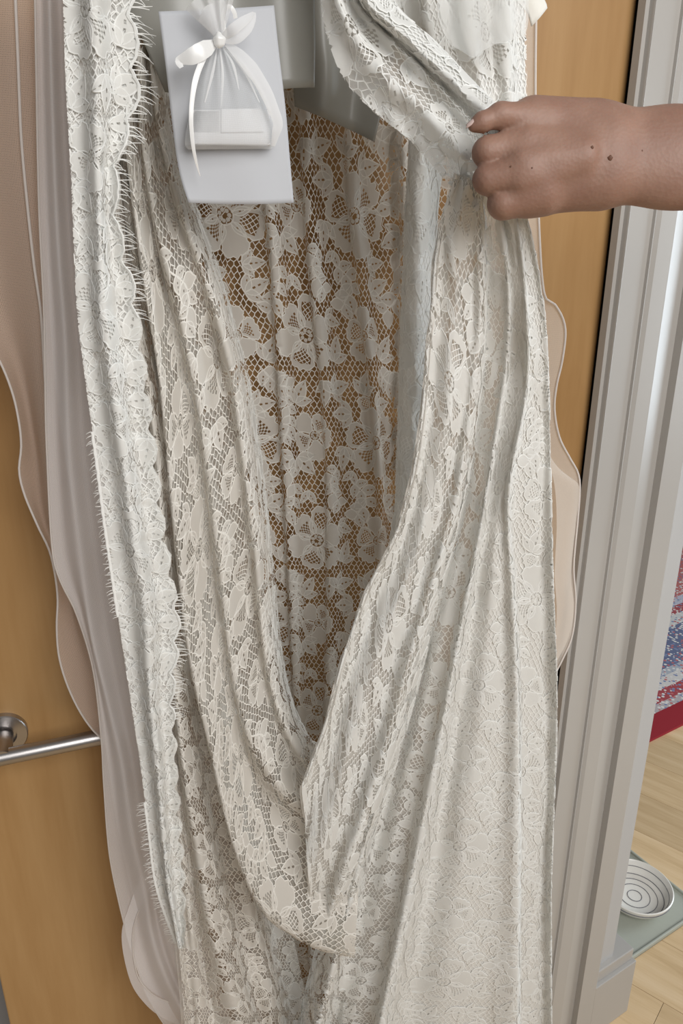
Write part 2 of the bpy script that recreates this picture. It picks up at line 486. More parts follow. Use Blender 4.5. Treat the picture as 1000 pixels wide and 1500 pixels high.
def make_tile():
    L = Lace()
    L.flower(44, 52, 37, 6, 0.3, ['lattice', 'solid', 'dots'])
    L.flower(128, 162, 36, 6, 0.8, ['dots', 'lattice', 'solid'])
    L.flower(130, 44, 24, 5, 0.2, ['dots', 'solid'])
    L.flower(42, 162, 25, 5, 0.9, ['solid', 'dots', 'lattice'])
    L.stem([(88, 74), (100, 98), (94, 124), (76, 142)], 19)
    L.stem([(10, 92), (28, 112), (16, 136)], 17)
    L.stem([(164, 74), (150, 96), (164, 120)], 16)
    L.stem([(92, -4), (99, 24), (90, 48)], 16)
    L.stem([(62, 192), (78, 208), (100, 214)], 17)
    def grow(p): return np.vstack([p + (dx, dy) for dx in (-TW, 0, TW) for dy in (-TH, 0, TH)])
    def dens(p): return np.vstack([p, p * .5 + p.mean(0) * .5, p.mean(0)[None]])
    pts = np.vstack([grow(dens(p)) for p in L.solid])
    placed = 0
    for k in range(3400):
        if placed >= 17: break
        x, y = random.uniform(0, TW), random.uniform(0, TH)
        l = [27, 22, 17, 14, 12][min(4, k // 600)]; a = random.uniform(0, 6.28)
        q = np.array([[x + l * f * math.cos(a), y + l * f * math.sin(a)] for f in (0, .25, .5, .75, 1)])
        if min(np.min(np.hypot(*(pts - z).T)) for z in q[1:4]) < l * .30 or min(np.min(np.hypot(*(pts - z).T)) for z in q[[0, 4]]) < 2.6: continue
        n0 = len(L.solid)
        if l >= 20:
            for da, k in ((0, 1.0), (.75, .72), (-.75, .72)):
                L.petal(x, y, a + da, l * k, l * k * .5, 'leaf', 'vein', .15 * np.sign(da))
        elif l >= 14 and random.random() < .45:
            L.petal(x, y, a, l, l * 0.95, 'petal', random.choice(['dots', 'lattice']))
        else:
            for da in (.38, -.38): L.petal(x, y, a + da, l, l * .46, 'leaf', 'vein', .2 * np.sign(da))
        for p in L.solid[n0:]: pts = np.vstack([pts, grow(dens(p))])
        placed += 1
    # the hexagonal net between the motifs
    nx, ny = 28, 42
    ax, ay = TW / nx, TH / ny
    jit = rng.uniform(-1, 1, (ny, nx, 2, 2)) * 0.85
    def vert(i, j, k):
        ii, jj = i % nx, j % ny
        x = (i + 0.5 * (j % 2)) * ax; y = j * ay + (0.33 * ay if k else -0.0) * 1.0
        d = jit[jj, ii, k]
        return np.array([x + d[0], y + d[1]])
    segs = []
    for j in range(ny):
        for i in range(nx):
            a = vert(i, j, 0); b = vert(i, j, 1)
            segs.append((a, b))
            if j % 2 == 0: n1, n2 = (i - 1, j + 1), (i, j + 1)
            else: n1, n2 = (i, j + 1), (i + 1, j + 1)
            segs.append((b, vert(*n1, 0))); segs.append((b, vert(*n2, 0)))
    sg = np.array(segs); mid = sg.mean(1)
    cover = np.zeros(len(sg), bool)
    for p in L.solid:
        lo, hi = p.min(0), p.max(0)
        for dx in (-TW, 0, TW):
            for dy in (-TH, 0, TH):
                d = np.array([dx, dy])
                m = np.all((mid > lo + d) & (mid < hi + d), 1) & ~cover
                if m.any():
                    k = np.where(m)[0]; cover[k[inside(p + d, mid[k])]] = True
    for a, b in sg[~cover]:
        L.strip([a, b], 0.8, 0.0)
    return L.done()
TILE_V, TILE_F, TILE_M = make_tile()

def lace_on(panel, name, mat, parent, u0=0.0, v0=0.0, scale=1.0, flip=False, lift=0.0, free=0.7, relief=0.7):
    """lay the lace repeat on a panel; free: how far the repeat keeps its width where the cloth gathers"""
    tv = TILE_V.copy(); tv[:, :2] *= scale
    if flip: tv[:, 0] = TW * scale - tv[:, 0]
    w, h = TW * scale, TH * scale
    K, T = panel.X.shape[:2]
    R = np.concatenate([np.zeros((1, T)), np.cumsum(np.linalg.norm(np.diff(panel.X, axis=0), axis=-1), axis=0)]) * 1000
    R -= R[K // 2]; Ua = panel.U - panel.U[K // 2]
    B = (1 - free) * Ua[:, None] + free * R
    lo, hi, V = B.min(), B.max(), panel.V[-1]
    ki = np.arange(K); ti = np.arange(T)
    vs, fs, ms, n = [], [], [], 0
    for a in range(int(lo / w) - 2, int(hi / w) + 2):
        for b in range(-1, int(V / h) + 2):
            x = tv[:, 0] + a * w + (u0 % w); y = tv[:, 1] + b * h - (v0 % h)
            if x.max() < lo or y.max() < 0 or x.min() > hi or y.min() > V: continue
            t = np.interp(y, panel.V, ti)
            j = np.round(t).astype(int)
            k = np.empty(len(x)); out = np.zeros(len(x), bool)
            o = np.argsort(j, kind='stable'); js = j[o]
            st = np.r_[0, np.flatnonzero(np.diff(js)) + 1, len(js)]
            for p, q in zip(st[:-1], st[1:]):
                ii = o[p:q]; c = B[:, js[p]]
                k[ii] = np.interp(x[ii], c, ki); out[ii] = (x[ii] < c[0]) | (x[ii] > c[-1])
            out |= (y < 0) | (y > V)
            sel = out[TILE_F].sum(1) < 2
            f = TILE_F[sel]
            if not len(f): continue
            used, inv = np.unique(f.ravel(), return_inverse=True)
            vs.append(panel.sample(k[used], t[used], (tv[used, 2] * relief + lift) * 0.001))
            fs.append(inv.reshape(-1, 3) + n); n += len(used); ms.append(TILE_M[sel])
    o = mesh_obj(name, np.concatenate(vs), np.concatenate(fs), mat, parent)
    o.data.materials.append(M['cord_white' if mat is M['lace_white'] else 'cord'])
    o.data.polygons.foreach_set('material_index', np.concatenate(ms).astype(np.int32))
    return o

def eyelash(panel, row, name, mat, parent, out=9.0, step=2.3, scal=15.0, period=62.0, t0=0.0, t1=1.0, sign=1):
    """scalloped lace border with its lash fringe along one edge row of a panel"""
    K, T = panel.X.shape[:2]
    X = panel.X[row]; inner = panel.X[row + (1 if row == 0 else -1) * max(2, K // 8)]
    side = X - inner; side /= np.linalg.norm(side, axis=1, keepdims=True) + 1e-9
    N = panel.N[row]
    L = np.r_[0, np.cumsum(np.linalg.norm(np.diff(X, axis=0), axis=1))] * 1000
    v = np.arange(L[-1] * t0, L[-1] * t1, step)
    t = np.interp(v, L, np.arange(T))
    def at(A): return np.stack([np.interp(t, np.arange(T), A[:, j]) for j in range(3)], -1)
    c, sd, nn = at(X), at(side), at(N)
    tan = np.gradient(c, axis=0); tan /= np.linalg.norm(tan, axis=1, keepdims=True) + 1e-9
    sc_ = np.abs(np.sin(math.pi * v / period)) ** 0.7 * scal + 0.6 * np.abs(np.sin(math.pi * v / 10.5))
    vs, fs, n = [], [], 0
    edge = c + sd * (sc_[:, None] * 0.001) + nn * 0.0014
    # solid scallop web with a corded rim
    m = len(v)
    base = c - sd * 0.0012 + nn * 0.0012
    midp = base * 0.5 + edge * 0.5 + nn * 0.0006
    for arr in (base, midp, edge): vs.append(arr)
    for i in range(m - 1):
        for o in (0, m):
            if True: fs += [(o + i, o + i + 1, o + m + i + 1), (o + i, o + m + i + 1, o + m + i)]
    n = 3 * m
    rim = edge
    w = 0.0008
    e1 = rim + sd * w + nn * 0.0002; e2 = rim + nn * 0.0012; e3 = rim - sd * w
    vs += [e1, e2, e3]
    for i in range(m - 1):
        for o in (n, n + m): fs += [(o + i, o + i + 1, o + m + i + 1), (o + i, o + m + i + 1, o + m + i)]
    n += 3 * m
    lv = []
    for i in range(m):
        l = out * 0.001 * random.uniform(0.6, 1.25)
        cu = random.uniform(-0.35, 0.5)
        pts = []
        for q in (0, .35, .7, 1.0):
            pts.append(edge[i] + sd[i] * l * q + tan[i] * (cu * l * q * q + 0.0012 * math.sin(v[i])) - nn[i] * 0.002 * q * q + np.array([0, 0, -0.0022 * q * q]))
        for j, q in enumerate(pts):
            ww = 0.00042 * (1 - 0.5 * j / 3)
            lv.append(q + tan[i] * ww); lv.append(q - tan[i] * ww)
        for j in range(3):
            a = n + i * 8 + j * 2
            fs += [(a, a + 1, a + 3), (a, a + 3, a + 2)]
    vs.append(np.array(lv))
    return mesh_obj(name, np.concatenate(vs), np.asarray(fs), mat, parent)
# ------------------------------------------------------------------ the setting
def box_pts(o, ax, ay, az):
    o, ax, ay, az = map(np.asarray, (o, ax, ay, az))
    v = [o, o + ax, o + ax + ay, o + ay, o + az, o + ax + az, o + ax + ay + az, o + ay + az]
    f = [(0, 3, 2, 1), (4, 5, 6, 7), (0, 1, 5, 4), (1, 2, 6, 5), (2, 3, 7, 6), (3, 0, 4, 7)]
    return v, f
def box(name, o, ax, ay, az, mat, parent=None, bevel=0.0):
    v, f = box_pts(o, ax, ay, az)
    ob = mesh_obj(name, v, f, mat, parent, smooth=False, recalc=True)
    if bevel:
        md = ob.modifiers.new('bevel', 'BEVEL'); md.width = bevel; md.segments = 2
    return ob
def v3(p2, z=0.0): return np.array([p2[0], p2[1], z])
Z = np.array([0, 0, 1.0])
DD3, DN3, WD3, WN3 = v3(DD), v3(DN), v3(WD), v3(WN)

# floor boards, skewed to the wall
fl = box('floor', (-3, -2.5, -0.05), (7.5, 0, 0), (0, 9, 0), (0, 0, 0.036), simple('subfloor', (0.35, 0.24, 0.14), 0.8))
tag(fl, 'pale oak plank floor running through the doorway', 'floor', kind='structure')
PM = [wood('oak_plank_%d' % i, tuple(c * k for c in (0.56, 0.385, 0.205)), tuple(c * k for c in (0.67, 0.48, 0.275)), tuple(c * k for c in (0.74, 0.55, 0.34)),
           grain=(1.2, 16, 16), rough=0.5) for i, k in enumerate((1.0, 0.93, 1.08))]
pd = np.array([-0.772, 0.635, 0.0]); pd /= np.linalg.norm(pd); pn = np.array([pd[1], -pd[0], 0.0])
anchor = floor_px(955, 1459)
PWID = 0.155
meshes = []
for L in (1.1, 1.4):
    v, f = box_pts((0, 0.0006, -0.014), (L - 0.001, 0, 0), (0, PWID - 0.0012, 0), (0, 0, 0.014))
    me = bpy.data.meshes.new('plank'); me.from_pydata([tuple(a) for a in v], [], f); me.update(); meshes.append((L, me))
ang = math.atan2(pd[1], pd[0])
for r in range(-14, 16):
    x = -1.9 + random.uniform(0, 0.8)
    while x < 2.2:
        L, me0 = random.choice(meshes)
        mi = random.randrange(3)
        key = 'plank_%d_%d' % (int(L * 10), mi)
        me = bpy.data.meshes.get(key)
        if me is None:
            me = me0.copy(); me.name = key; me.materials.append(PM[mi])
        c = anchor + pd * x - pn * (r * PWID)
        o = bpy.data.objects.new('plank', me); COL.objects.link(o)
        o.location = c; o.rotation_euler = (0, 0, ang)
        o.parent = fl; o.matrix_parent_inverse = fl.matrix_world.inverted()
        x += L

# grey wall the open door leaf rests in front of
wl = box('wall_back', door_pt(-1.2, 0, -0.16), DD3 * 1.97, -DN3 * 0.08, Z * 2.6, simple('grey_wall_paint', (0.30, 0.30, 0.31), 0.7, scale=30, vary=0.03))
tag(wl, 'grey painted wall behind the wooden door', 'wall', kind='structure')

# wooden door leaf
r_ = rays(857.0, 650.0)
SH = float((r_[:2] * ((D0 @ DN) / (r_[:2] @ DN)) - D0) @ DD)
door = box('door_1', door_pt(-0.0595, 0.012, -0.04), DD3 * (SH + 0.0595), DN3 * 0.04, Z * 2.05, M['door'], bevel=0.002)
tag(door, 'flush maple wood door with a steel lever handle', 'door', kind='structure')
gap = box('hinge_gap_shade', door_pt(SH + 0.002, 0.0, -0.05), DD3 * 0.05, DN3 * 0.028, Z * 2.1, M['dark'], door)  # near-black filler strip: shade of the hinge gap put into its colour
# lever handle: rose, neck, bar
hp = P(np.array(6.0), np.array(1072.0), np.array(0.0))
def ring_mesh(name, c, axis, prof, mat, parent, n=40):
    axis = np.asarray(axis, float); axis /= np.linalg.norm(axis)
    a = np.cross(axis, [0, 0, 1]); 
    if np.linalg.norm(a) < 1e-3: a = np.array([1.0, 0, 0])
    a /= np.linalg.norm(a); b = np.cross(axis, a)
    vs, f = [], []
    for (r, h) in prof:
        for j in range(n):
            th = 2 * math.pi * j / n
            vs.append(np.asarray(c) + axis * h + (a * math.cos(th) + b * math.sin(th)) * r)
    for i in range(len(prof) - 1):
        for j in range(n):
            f.append((i * n + j, i * n + (j + 1) % n, (i + 1) * n + (j + 1) % n, (i + 1) * n + j))
    f.append(tuple(range(n))); f.append(tuple(range((len(prof) - 1) * n, len(prof) * n)))
    o = mesh_obj(name, vs, f, mat, parent, recalc=True)
    md = o.modifiers.new('edges', 'EDGE_SPLIT'); md.split_angle = math.radians(35)
    return o
rose = ring_mesh('handle_rose', hp, DN3, [(0.0265, 0), (0.0265, 0.0075), (0.0255, 0.0088), (0.0145, 0.009), (0.014, 0.004)], M['steel'], door)
neck = ring_mesh('handle_neck', hp, DN3, [(0.0105, 0), (0.0105, 0.050), (0.0095, 0.052)], M['steel'], rose)
n0 = P(np.array(-14.0), np.array(1113.0), np.array(0.047)); 
lev = [n0 + DD3 * x for x in np.linspace(-0.012, 0.150, 12)]
tube('handle_lever', lev, 0.0095, M['steel'], rose, n=16)

# white moulded casing with its plinth
def s_of(px, py=650.0, d=0.0):
    r = rays(px, py); w0 = W0 + WN * d
    t = (w0 @ WN) / (r[:2] @ WN)
    q = r[:2] * t - W0
    return float(q @ WD)
prof_px = [(859, 0.008), (860, 0.018), (873, 0.018), (874, 0.0235), (876.5, 0.0255), (879, 0.0235), (881, 0.017), (911, 0.017), (912, 0.021), (915, 0.021), (916.5, 0.015), (923, 0.019),
           (943, 0.019), (965, 0.008), (974, 0.020), (1004, 0.020), (1005, -0.0)]
prof = [(s_of(a, 650.0, max(d, 0)), d) for a, d in prof_px]
# keep the profile monotonous along the wall
for i in range(1, len(prof)):
    if prof[i][0] <= prof[i - 1][0]: prof[i] = (prof[i - 1][0] + 0.0006, prof[i][1])
vs, f = [], []
m = len(prof)
for z in (0.0, 2.2):
    for s_, d in prof: vs.append(wall_pt(s_, z, d))
for i in range(m - 1): f.append((i, i + 1, m + i + 1, m + i))
cas = mesh_obj('trim_1', vs, f, M['paint'], None, smooth=False)
tag(cas, 'white moulded door casing beside the wooden door', 'door casing', kind='structure')
corner = floor_px(904, 1466)
s_end = float((corner[:2] - W0) @ WD)
s_wall = s_of(899, 1388.0, 0.0)
s_cas = prof[-2][0]
wr = box('wall_right', wall_pt(s_cas - 0.02, 0, -0.14), WD3 * (s_wall - s_cas + 0.02), WN3 * 0.14, Z * 2.6, M['wall'])
tag(wr, 'narrow white wall strip ending at the doorway', 'wall', kind='structure')
# skirting with two steps wrapping the wall end
def z_of(px, py, d):
    r = rays(px, py); w0 = W0 + WN * d
    t = (w0 @ WN) / (r[:2] @ WN)
    return CAMH + r[2] * t
z1 = z_of(911, 1403, 0.014); z2 = z_of(911, 1422, 0.02)
bb = box('baseboard_right', wall_pt(s_cas, 0, -0.15), WD3 * (s_end - s_cas), WN3 * 0.170, Z * z2, M['paint'], bevel=0.0015)
tag(bb, 'white stepped skirting block at the end of the wall', 'skirting', kind='structure')
box('upper_moulding', wall_pt(s_cas, z2, -0.15), WD3 * (s_end - s_cas - 0.004), WN3 * 0.162, Z * (z1 - z2), M['paint'], bb, bevel=0.002)

# sage mat with a striped bowl
K = floor_px(1030, 1336)
mt = empty('feeding_mat', K)
tag(mt, 'sage green rubber mat on the oak floor beyond the casing', 'mat')
A = K - WD3 * 0.46
box('base', A + Z * 0.001, WD3 * 0.46, -WN3 * 0.42, Z * 0.006, M['mat'], mt, bevel=0.002)
for (o, ax, ay) in ((A, WD3 * 0.46, -WN3 * 0.006), (A - WN3 * 0.414, WD3 * 0.46, -WN3 * 0.006), (A, WD3 * 0.006, -WN3 * 0.42), (A + WD3 * 0.454, WD3 * 0.006, -WN3 * 0.42)):
    box('rim', o + Z * 0.001, ax, ay, Z * 0.013, M['mat'], mt, bevel=0.002)
bc = floor_px(929, 1313, 0.012); bc[2] = 0.0071
bw = empty('bowl', bc)
tag(bw, 'shallow cream ceramic bowl with dark concentric rings on the mat', 'bowl')
ring_mesh('bowl_body', bc, Z, [(0.060, 0.0), (0.066, 0.003), (0.080, 0.020), (0.0865, 0.036), (0.087, 0.040), (0.0845, 0.0415), (0.082, 0.039), (0.076, 0.022), (0.068, 0.010), (0.060, 0.007), (0.004, 0.0062)], M['ceramic'], bw, n=56)
for r_, h_ in ((0.017, 0.0072), (0.0365, 0.0074), (0.054, 0.0078), (0.068, 0.0112), (0.0775, 0.0275)):
    t = np.linspace(0, 2 * math.pi, 57)
    tube('glaze_ring', np.c_[bc[0] + r_ * np.cos(t), bc[1] + r_ * np.sin(t), np.full(57, bc[2] + h_)], 0.0009, M['ring'], bw, n=6, flat=0.7)
t = np.linspace(0, 2 * math.pi, 57)
tube('glaze_ring', np.c_[bc[0] + .0846 * np.cos(t), bc[1] + .0846 * np.sin(t), np.full(57, bc[2] + .0295)], 0.0012, M['ring'], bw, n=6)

# patterned rug
R0 = floor_px(954, 1086); R1 = floor_px(1000, 1063)
rd = (R1 - R0) / np.linalg.norm(R1 - R0); rn = np.array([-rd[1], rd[0], 0.0])
rug_m, nt, b = new_mat('persian_rug_wool')
tc = nt.nodes.new('ShaderNodeTexCoord'); sx = nt.nodes.new('ShaderNodeSeparateXYZ')
nt.links.new(tc.outputs['Object'], sx.inputs[0])
ramp = nt.nodes.new('ShaderNodeValToRGB'); ramp.color_ramp.interpolation = 'CONSTANT'
bands = [(0.0, (0.30, 0.012, 0.022)), (0.085, (0.45, 0.40, 0.40)), (0.115, (0.36, 0.06, 0.07)), (0.165, (0.62, 0.58, 0.55)), (0.215, (0.40, 0.42, 0.46)), (0.25, (0.13, 0.15, 0.25)), (0.44, (0.60, 0.58, 0.56)), (0.50, (0.36, 0.07, 0.08)), (0.55, (0.5, 0.5, 0.58)), (0.60, (0.50, 0.16, 0.15))]
cr = ramp.color_ramp
cr.elements[0].position = 0; cr.elements[0].color = (*bands[0][1], 1)
cr.elements[1].position = bands[1][0]; cr.elements[1].color = (*bands[1][1], 1)
for p_, c_ in bands[2:]:
    e = cr.elements.new(p_); e.color = (*c_, 1)
nt.links.new(sx.outputs['Y'], ramp.inputs[0])
vo = nt.nodes.new('ShaderNodeTexVoronoi'); vo.inputs['Scale'].default_value = 75; vo.inputs['Randomness'].default_value = 0.9
nt.links.new(tc.outputs['Object'], vo.inputs['Vector'])
r2 = nt.nodes.new('ShaderNodeValToRGB'); r2.color_ramp.interpolation = 'CONSTANT'
r2.color_ramp.elements[0].color = (0.72, 0.68, 0.64, 1); r2.color_ramp.elements[1].color = (0.5, 0.14, 0.14, 1); r2.color_ramp.elements[1].position = 0.5
e = r2.color_ramp.elements.new(0.7); e.color = (0.20, 0.24, 0.38, 1)
sep = nt.nodes.new('ShaderNodeSeparateColor'); nt.links.new(vo.outputs['Color'], sep.inputs[0]); nt.links.new(sep.outputs[0], r2.inputs[0])
lt = nt.nodes.new('ShaderNodeMath'); lt.operation = 'LESS_THAN'; lt.inputs[1].default_value = 0.42
nt.links.new(vo.outputs['Distance'], lt.inputs[0])
gt = nt.nodes.new('ShaderNodeMath'); gt.operation = 'GREATER_THAN'; gt.inputs[1].default_value = 0.085
nt.links.new(sx.outputs['Y'], gt.inputs[0])
ml = nt.nodes.new('ShaderNodeMath'); ml.operation = 'MULTIPLY'; nt.links.new(lt.outputs[0], ml.inputs[0]); nt.links.new(gt.outputs[0], ml.inputs[1])
mx = nt.nodes.new('ShaderNodeMixRGB'); nt.links.new(ml.outputs[0], mx.inputs[0]); nt.links.new(ramp.outputs[0], mx.inputs[1]); nt.links.new(r2.outputs[0], mx.inputs[2])
nt.links.new(mx.outputs[0], b.inputs['Base Color']); b.inputs['Roughness'].default_value = 0.95
v, f = box_pts((-0.5, 0, 0.0005), (1.9, 0, 0), (0, 2.4, 0), (0, 0, 0.009))
rug = mesh_obj('rug', v, f, rug_m, None, smooth=False, recalc=True)
rug.location = R0; rug.rotation_euler = (0, 0, math.atan2(rd[1], rd[0]))
tag(rug, 'red bordered oriental rug with navy and white pattern on the floor', 'rug')
# ------------------------------------------------------------------ the veil (tulle), hanging behind the dress
def pts(lst, off):
    """(px, py) pairs with a depth given as a number or as a list spread along the line"""
    n = len(lst)
    o = [off] * n if np.isscalar(off) else list(np.interp(np.linspace(0, 1, n), np.linspace(0, 1, len(off)), off))
    return [(x, y, d) for (x, y), d in zip(lst, o)]

veil = empty('veil', P(np.array(120.0), np.array(1500.0), np.array(0.08)))
tag(veil, 'sheer blush tulle veil with wavy hem hanging left of the lace dress', 'veil')
# A: outermost net, its free edge rippling at the left
A_out = pts([(-120, -80), (-110, 200), (-70, 400), (-20, 500), (0, 530), (18, 575), (28, 620), (31, 655), (28, 690), (36, 725), (55, 770), (74, 812), (84, 870), (83, 920), (87, 965), (102, 1012), (125, 1055), (152, 1084), (200, 1110)], 0.075)
A_r1 = pts([(22, -80), (27, 80), (34, 220), (46, 330), (60, 450), (66, 560), (80, 700), (110, 850), (150, 960), (190, 1040), (235, 1100)], 0.085)
A_r2 = pts([(120, -80), (130, 200), (150, 450), (180, 650), (210, 800), (240, 950), (270, 1060)], 0.075)
pa = Panel([A_out, pts([(-50, -80), (-40, 200), (-10, 400), (30, 540), (50, 650), (62, 750), (95, 850), (118, 960), (160, 1060), (215, 1105)], [0.06, 0.06, 0.055, 0.07, 0.065]), A_r1, A_r2], 40, 120)
pa.sheet('outer_layer', M['tulle_beige'], veil)
tube('edge_cord', pxline([(x, y, d + 0.001) for x, y, d in A_out], 120), 0.0011, M['tulle_hem'], veil, n=6)
seam = pa.X[26]
tube('seam_cord', pxline([(20, -60, .089), (26, 80, .089), (31, 200, .089), (40, 300, .089), (50, 390, .089), (60, 460, .089), (66, 560, .088)], 60), 0.0013, M['tulle_hem'], veil, n=6)
# B: paler inner layers
B0 = pts([(50, -80), (53, 100), (57, 300), (64, 450), (66, 560), (68, 650), (76, 800), (88, 850), (112, 900), (136, 980), (148, 1080), (152, 1150), (160, 1250), (176, 1330), (192, 1390), (212, 1450), (240, 1500), (290, 1560)], 0.105)
B1 = pts([(70, -80), (76, 150), (84, 350), (95, 500), (100, 650), (112, 780), (132, 920), (160, 1040), (178, 1120), (192, 1220), (210, 1300), (224, 1380), (250, 1450), (300, 1540)], 0.122)
B2 = pts([(100, -80), (108, 150), (118, 350), (130, 500), (142, 650), (158, 780), (175, 920), (195, 1040), (215, 1150), (228, 1250), (240, 1340), (262, 1420), (310, 1520)], 0.118)
B3 = pts([(170, -80), (190, 300), (220, 700), (250, 950), (280, 1200), (310, 1400), (340, 1500)], 0.10)
pb = Panel([B0, B1, B2, B3], 46, 140, valley=[0.010, 0.010, 0.006])
pb.sheet('inner_layer', M['tulle_white'], veil)
tube('edge_cord', pxline([(x, y, d + 0.001) for x, y, d in B0], 120), 0.0009, M['tulle_hem'], veil, n=6)
# C: folded-under hem at the bottom and a second pale fold
C0 = pts([(60, -80), (66, 200), (72, 450), (88, 620), (110, 760), (128, 900), (150, 1060), (170, 1200), (196, 1330), (200, 1420), (238, 1464), (300, 1480)], 0.092)
C1 = pts([(85, -80), (95, 200), (105, 450), (125, 620), (150, 760), (170, 900), (190, 1060), (212, 1200), (228, 1290), (240, 1380), (270, 1430), (310, 1440)], 0.098)
C2 = pts([(150, -80), (165, 200), (180, 450), (200, 620), (220, 760), (240, 900), (250, 1060), (262, 1200), (275, 1290), (290, 1380), (300, 1420), (320, 1430)], 0.09)
Panel([C0, C1, C2], 24, 100, valley=[0.007, 0.006]).sheet('middle_layer', M['tulle_white'], veil)
H0 = pts([(232, 1290), (205, 1330), (194, 1372), (200, 1425), (218, 1452), (242, 1466), (275, 1474), (310, 1478)], 0.108)
H1 = pts([(212, 1270), (190, 1325), (178, 1372), (190, 1435), (212, 1470), (240, 1492), (275, 1505), (310, 1512)], 0.106)
Panel([H0, H1], 6, 60).sheet('hem_band', M['tulle_white'], veil)
tube('edge_cord', pxline([(x, y, d + .001) for x, y, d in H0], 60), 0.0008, M['tulle_hem'], veil, n=6)
# D: the free edge showing past the right side of the dress
D0c = pts([(786, -60), (784, 140), (788, 300), (796, 425), (812, 445), (824, 466), (828, 490), (823, 530), (815, 565), (812, 600), (819, 640), (834, 670), (846, 692), (849, 715), (846, 760), (840, 830), (843, 880), (838, 930), (824, 965), (800, 1010)], 0.10)
D1c = pts([(740, -60), (742, 140), (745, 300), (750, 430), (758, 540), (760, 640), (765, 760), (770, 880), (770, 1010)], 0.115)
D2c = pts([(690, -60), (692, 140), (695, 300), (700, 430), (700, 540), (700, 640), (705, 760), (710, 880), (710, 1010)], 0.10)
M['tulle_ivory'] = cloth('ivory_tulle', (0.86, 0.80, 0.73), 0.4, alpha=0.62, weave=0.12, weave_scale=900)
Panel([D0c, D1c, D2c], 24, 120, valley=[0.012, 0.01]).sheet('right_layer', M['tulle_ivory'], veil)
tube('edge_cord', pxline([(x, y, d + .001) for x, y, d in D0c], 140), 0.0013, M['tulle_hem'], veil, n=6)
E0c = pts([(826, 700), (848, 712), (843, 770), (836, 840), (840, 890), (832, 935), (812, 975), (795, 1010)], 0.108)
E1c = pts([(800, 660), (812, 712), (815, 770), (812, 840), (815, 890), (812, 935), (800, 975), (785, 1010)], 0.112)
Panel([E0c, E1c], 8, 60).sheet('hem_band', M['tulle_ivory'], veil)

# ------------------------------------------------------------------ the lace dress
DEPTHS = ([0, .075, .10, .13, .18, .25, .335, .6], [.015, .035, .075, .165, .22, .275, .335, .6])
dress = empty('wedding_dress', P(np.array(520.0), np.array(1500.0), np.array(0.14)))
tag(dress, 'ivory floral lace wedding dress with long draped skirt hanging on the door', 'dress')

LS = 1.12                                     # size of the lace repeat
# back of the skirt, seen through the opening
r0 = pts([(165, -150), (190, 100), (215, 330), (235, 640), (262, 900), (292, 1150), (330, 1400), (360, 1600)], [0.085, 0.07])
r1 = pts([(245, -150), (262, 100), (300, 330), (338, 580), (366, 800), (386, 950), (405, 1150), (415, 1400), (425, 1600)], [0.085, 0.08])
r2 = pts([(360, -150), (380, 150), (400, 370), (414, 600), (424, 800), (432, 1000), (445, 1180), (455, 1400), (460, 1600)], [0.085, 0.08])
r3 = pts([(435, -150), (446, 150), (457, 370), (480, 600), (486, 800), (482, 1000), (478, 1180), (485, 1400), (490, 1600)], [0.085, 0.08])
r4 = pts([(505, -150), (513, 150), (521, 330), (546, 560), (558, 760), (548, 950), (530, 1180), (525, 1400), (525, 1600)], [0.085, 0.08])
r5 = pts([(585, -150), (590, 150), (592, 350), (588, 600), (590, 800), (588, 1000), (575, 1180), (565, 1400), (560, 1600)], [0.085, 0.08])
r6 = pts([(660, -150), (660, 300), (655, 600), (650, 900), (640, 1200), (620, 1600)], 0.075)
back = Panel([r0, r1, r2, r3, r4, r5, r6], 150, 230, ext=140, valley=[.020, .026, .018, .020, .022, .015], vpos=[.78, .74, .70, .70, .74, .5], wrinkle=0.0016, seed=3)
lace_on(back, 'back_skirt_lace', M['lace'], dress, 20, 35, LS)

# swags hanging from the left seam, passing under the lifted flap
SL0b = pts([(235, -150), (248, 120), (280, 270), (322, 400), (352, 500), (374, 600), (398, 800), (410, 930), (424, 1010), (446, 1066), (470, 1092), (515, 1100)], [.10, .10, .10, .105, .11, .12])
SL0 = pts([(215, -150), (226, 120), (256, 270), (300, 400), (330, 500), (350, 600), (375, 800), (390, 950), (410, 1040), (436, 1098), (462, 1126), (515, 1140)], [.135, .14, .14, .145, .15, .155])
SL1 = pts([(195, -150), (205, 150), (230, 330), (264, 460), (294, 600), (314, 750), (338, 950), (358, 1050), (382, 1110), (420, 1164), (470, 1188), (530, 1195)], [.14, .145, .15, .155, .16, .17])
SL2 = pts([(175, -150), (186, 200), (212, 420), (234, 560), (252, 750), (275, 950), (302, 1075), (342, 1240), (382, 1330), (425, 1366), (468, 1388), (520, 1400)], [.145, .15, .155, .165, .17, .175])
SL2b = pts([(182, -150), (194, 200), (222, 420), (246, 560), (268, 750), (294, 950), (320, 1075), (360, 1215), (398, 1290), (436, 1322), (474, 1340), (520, 1350)], [.10, .10, .10, .10, .105, .11])
swag = Panel([SL0b, SL0, SL1, SL2, SL2b], 130, 200, valley=[None, .014, .017, None], vpos=[.5, .3, .25, .5], wrinkle=0.0022, wscale=(2, 5), seed=5)
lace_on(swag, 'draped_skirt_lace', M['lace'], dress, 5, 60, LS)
swag.offset(-0.003).sub(24, 110).sheet('draped_underlay', M['underlay'], dress)
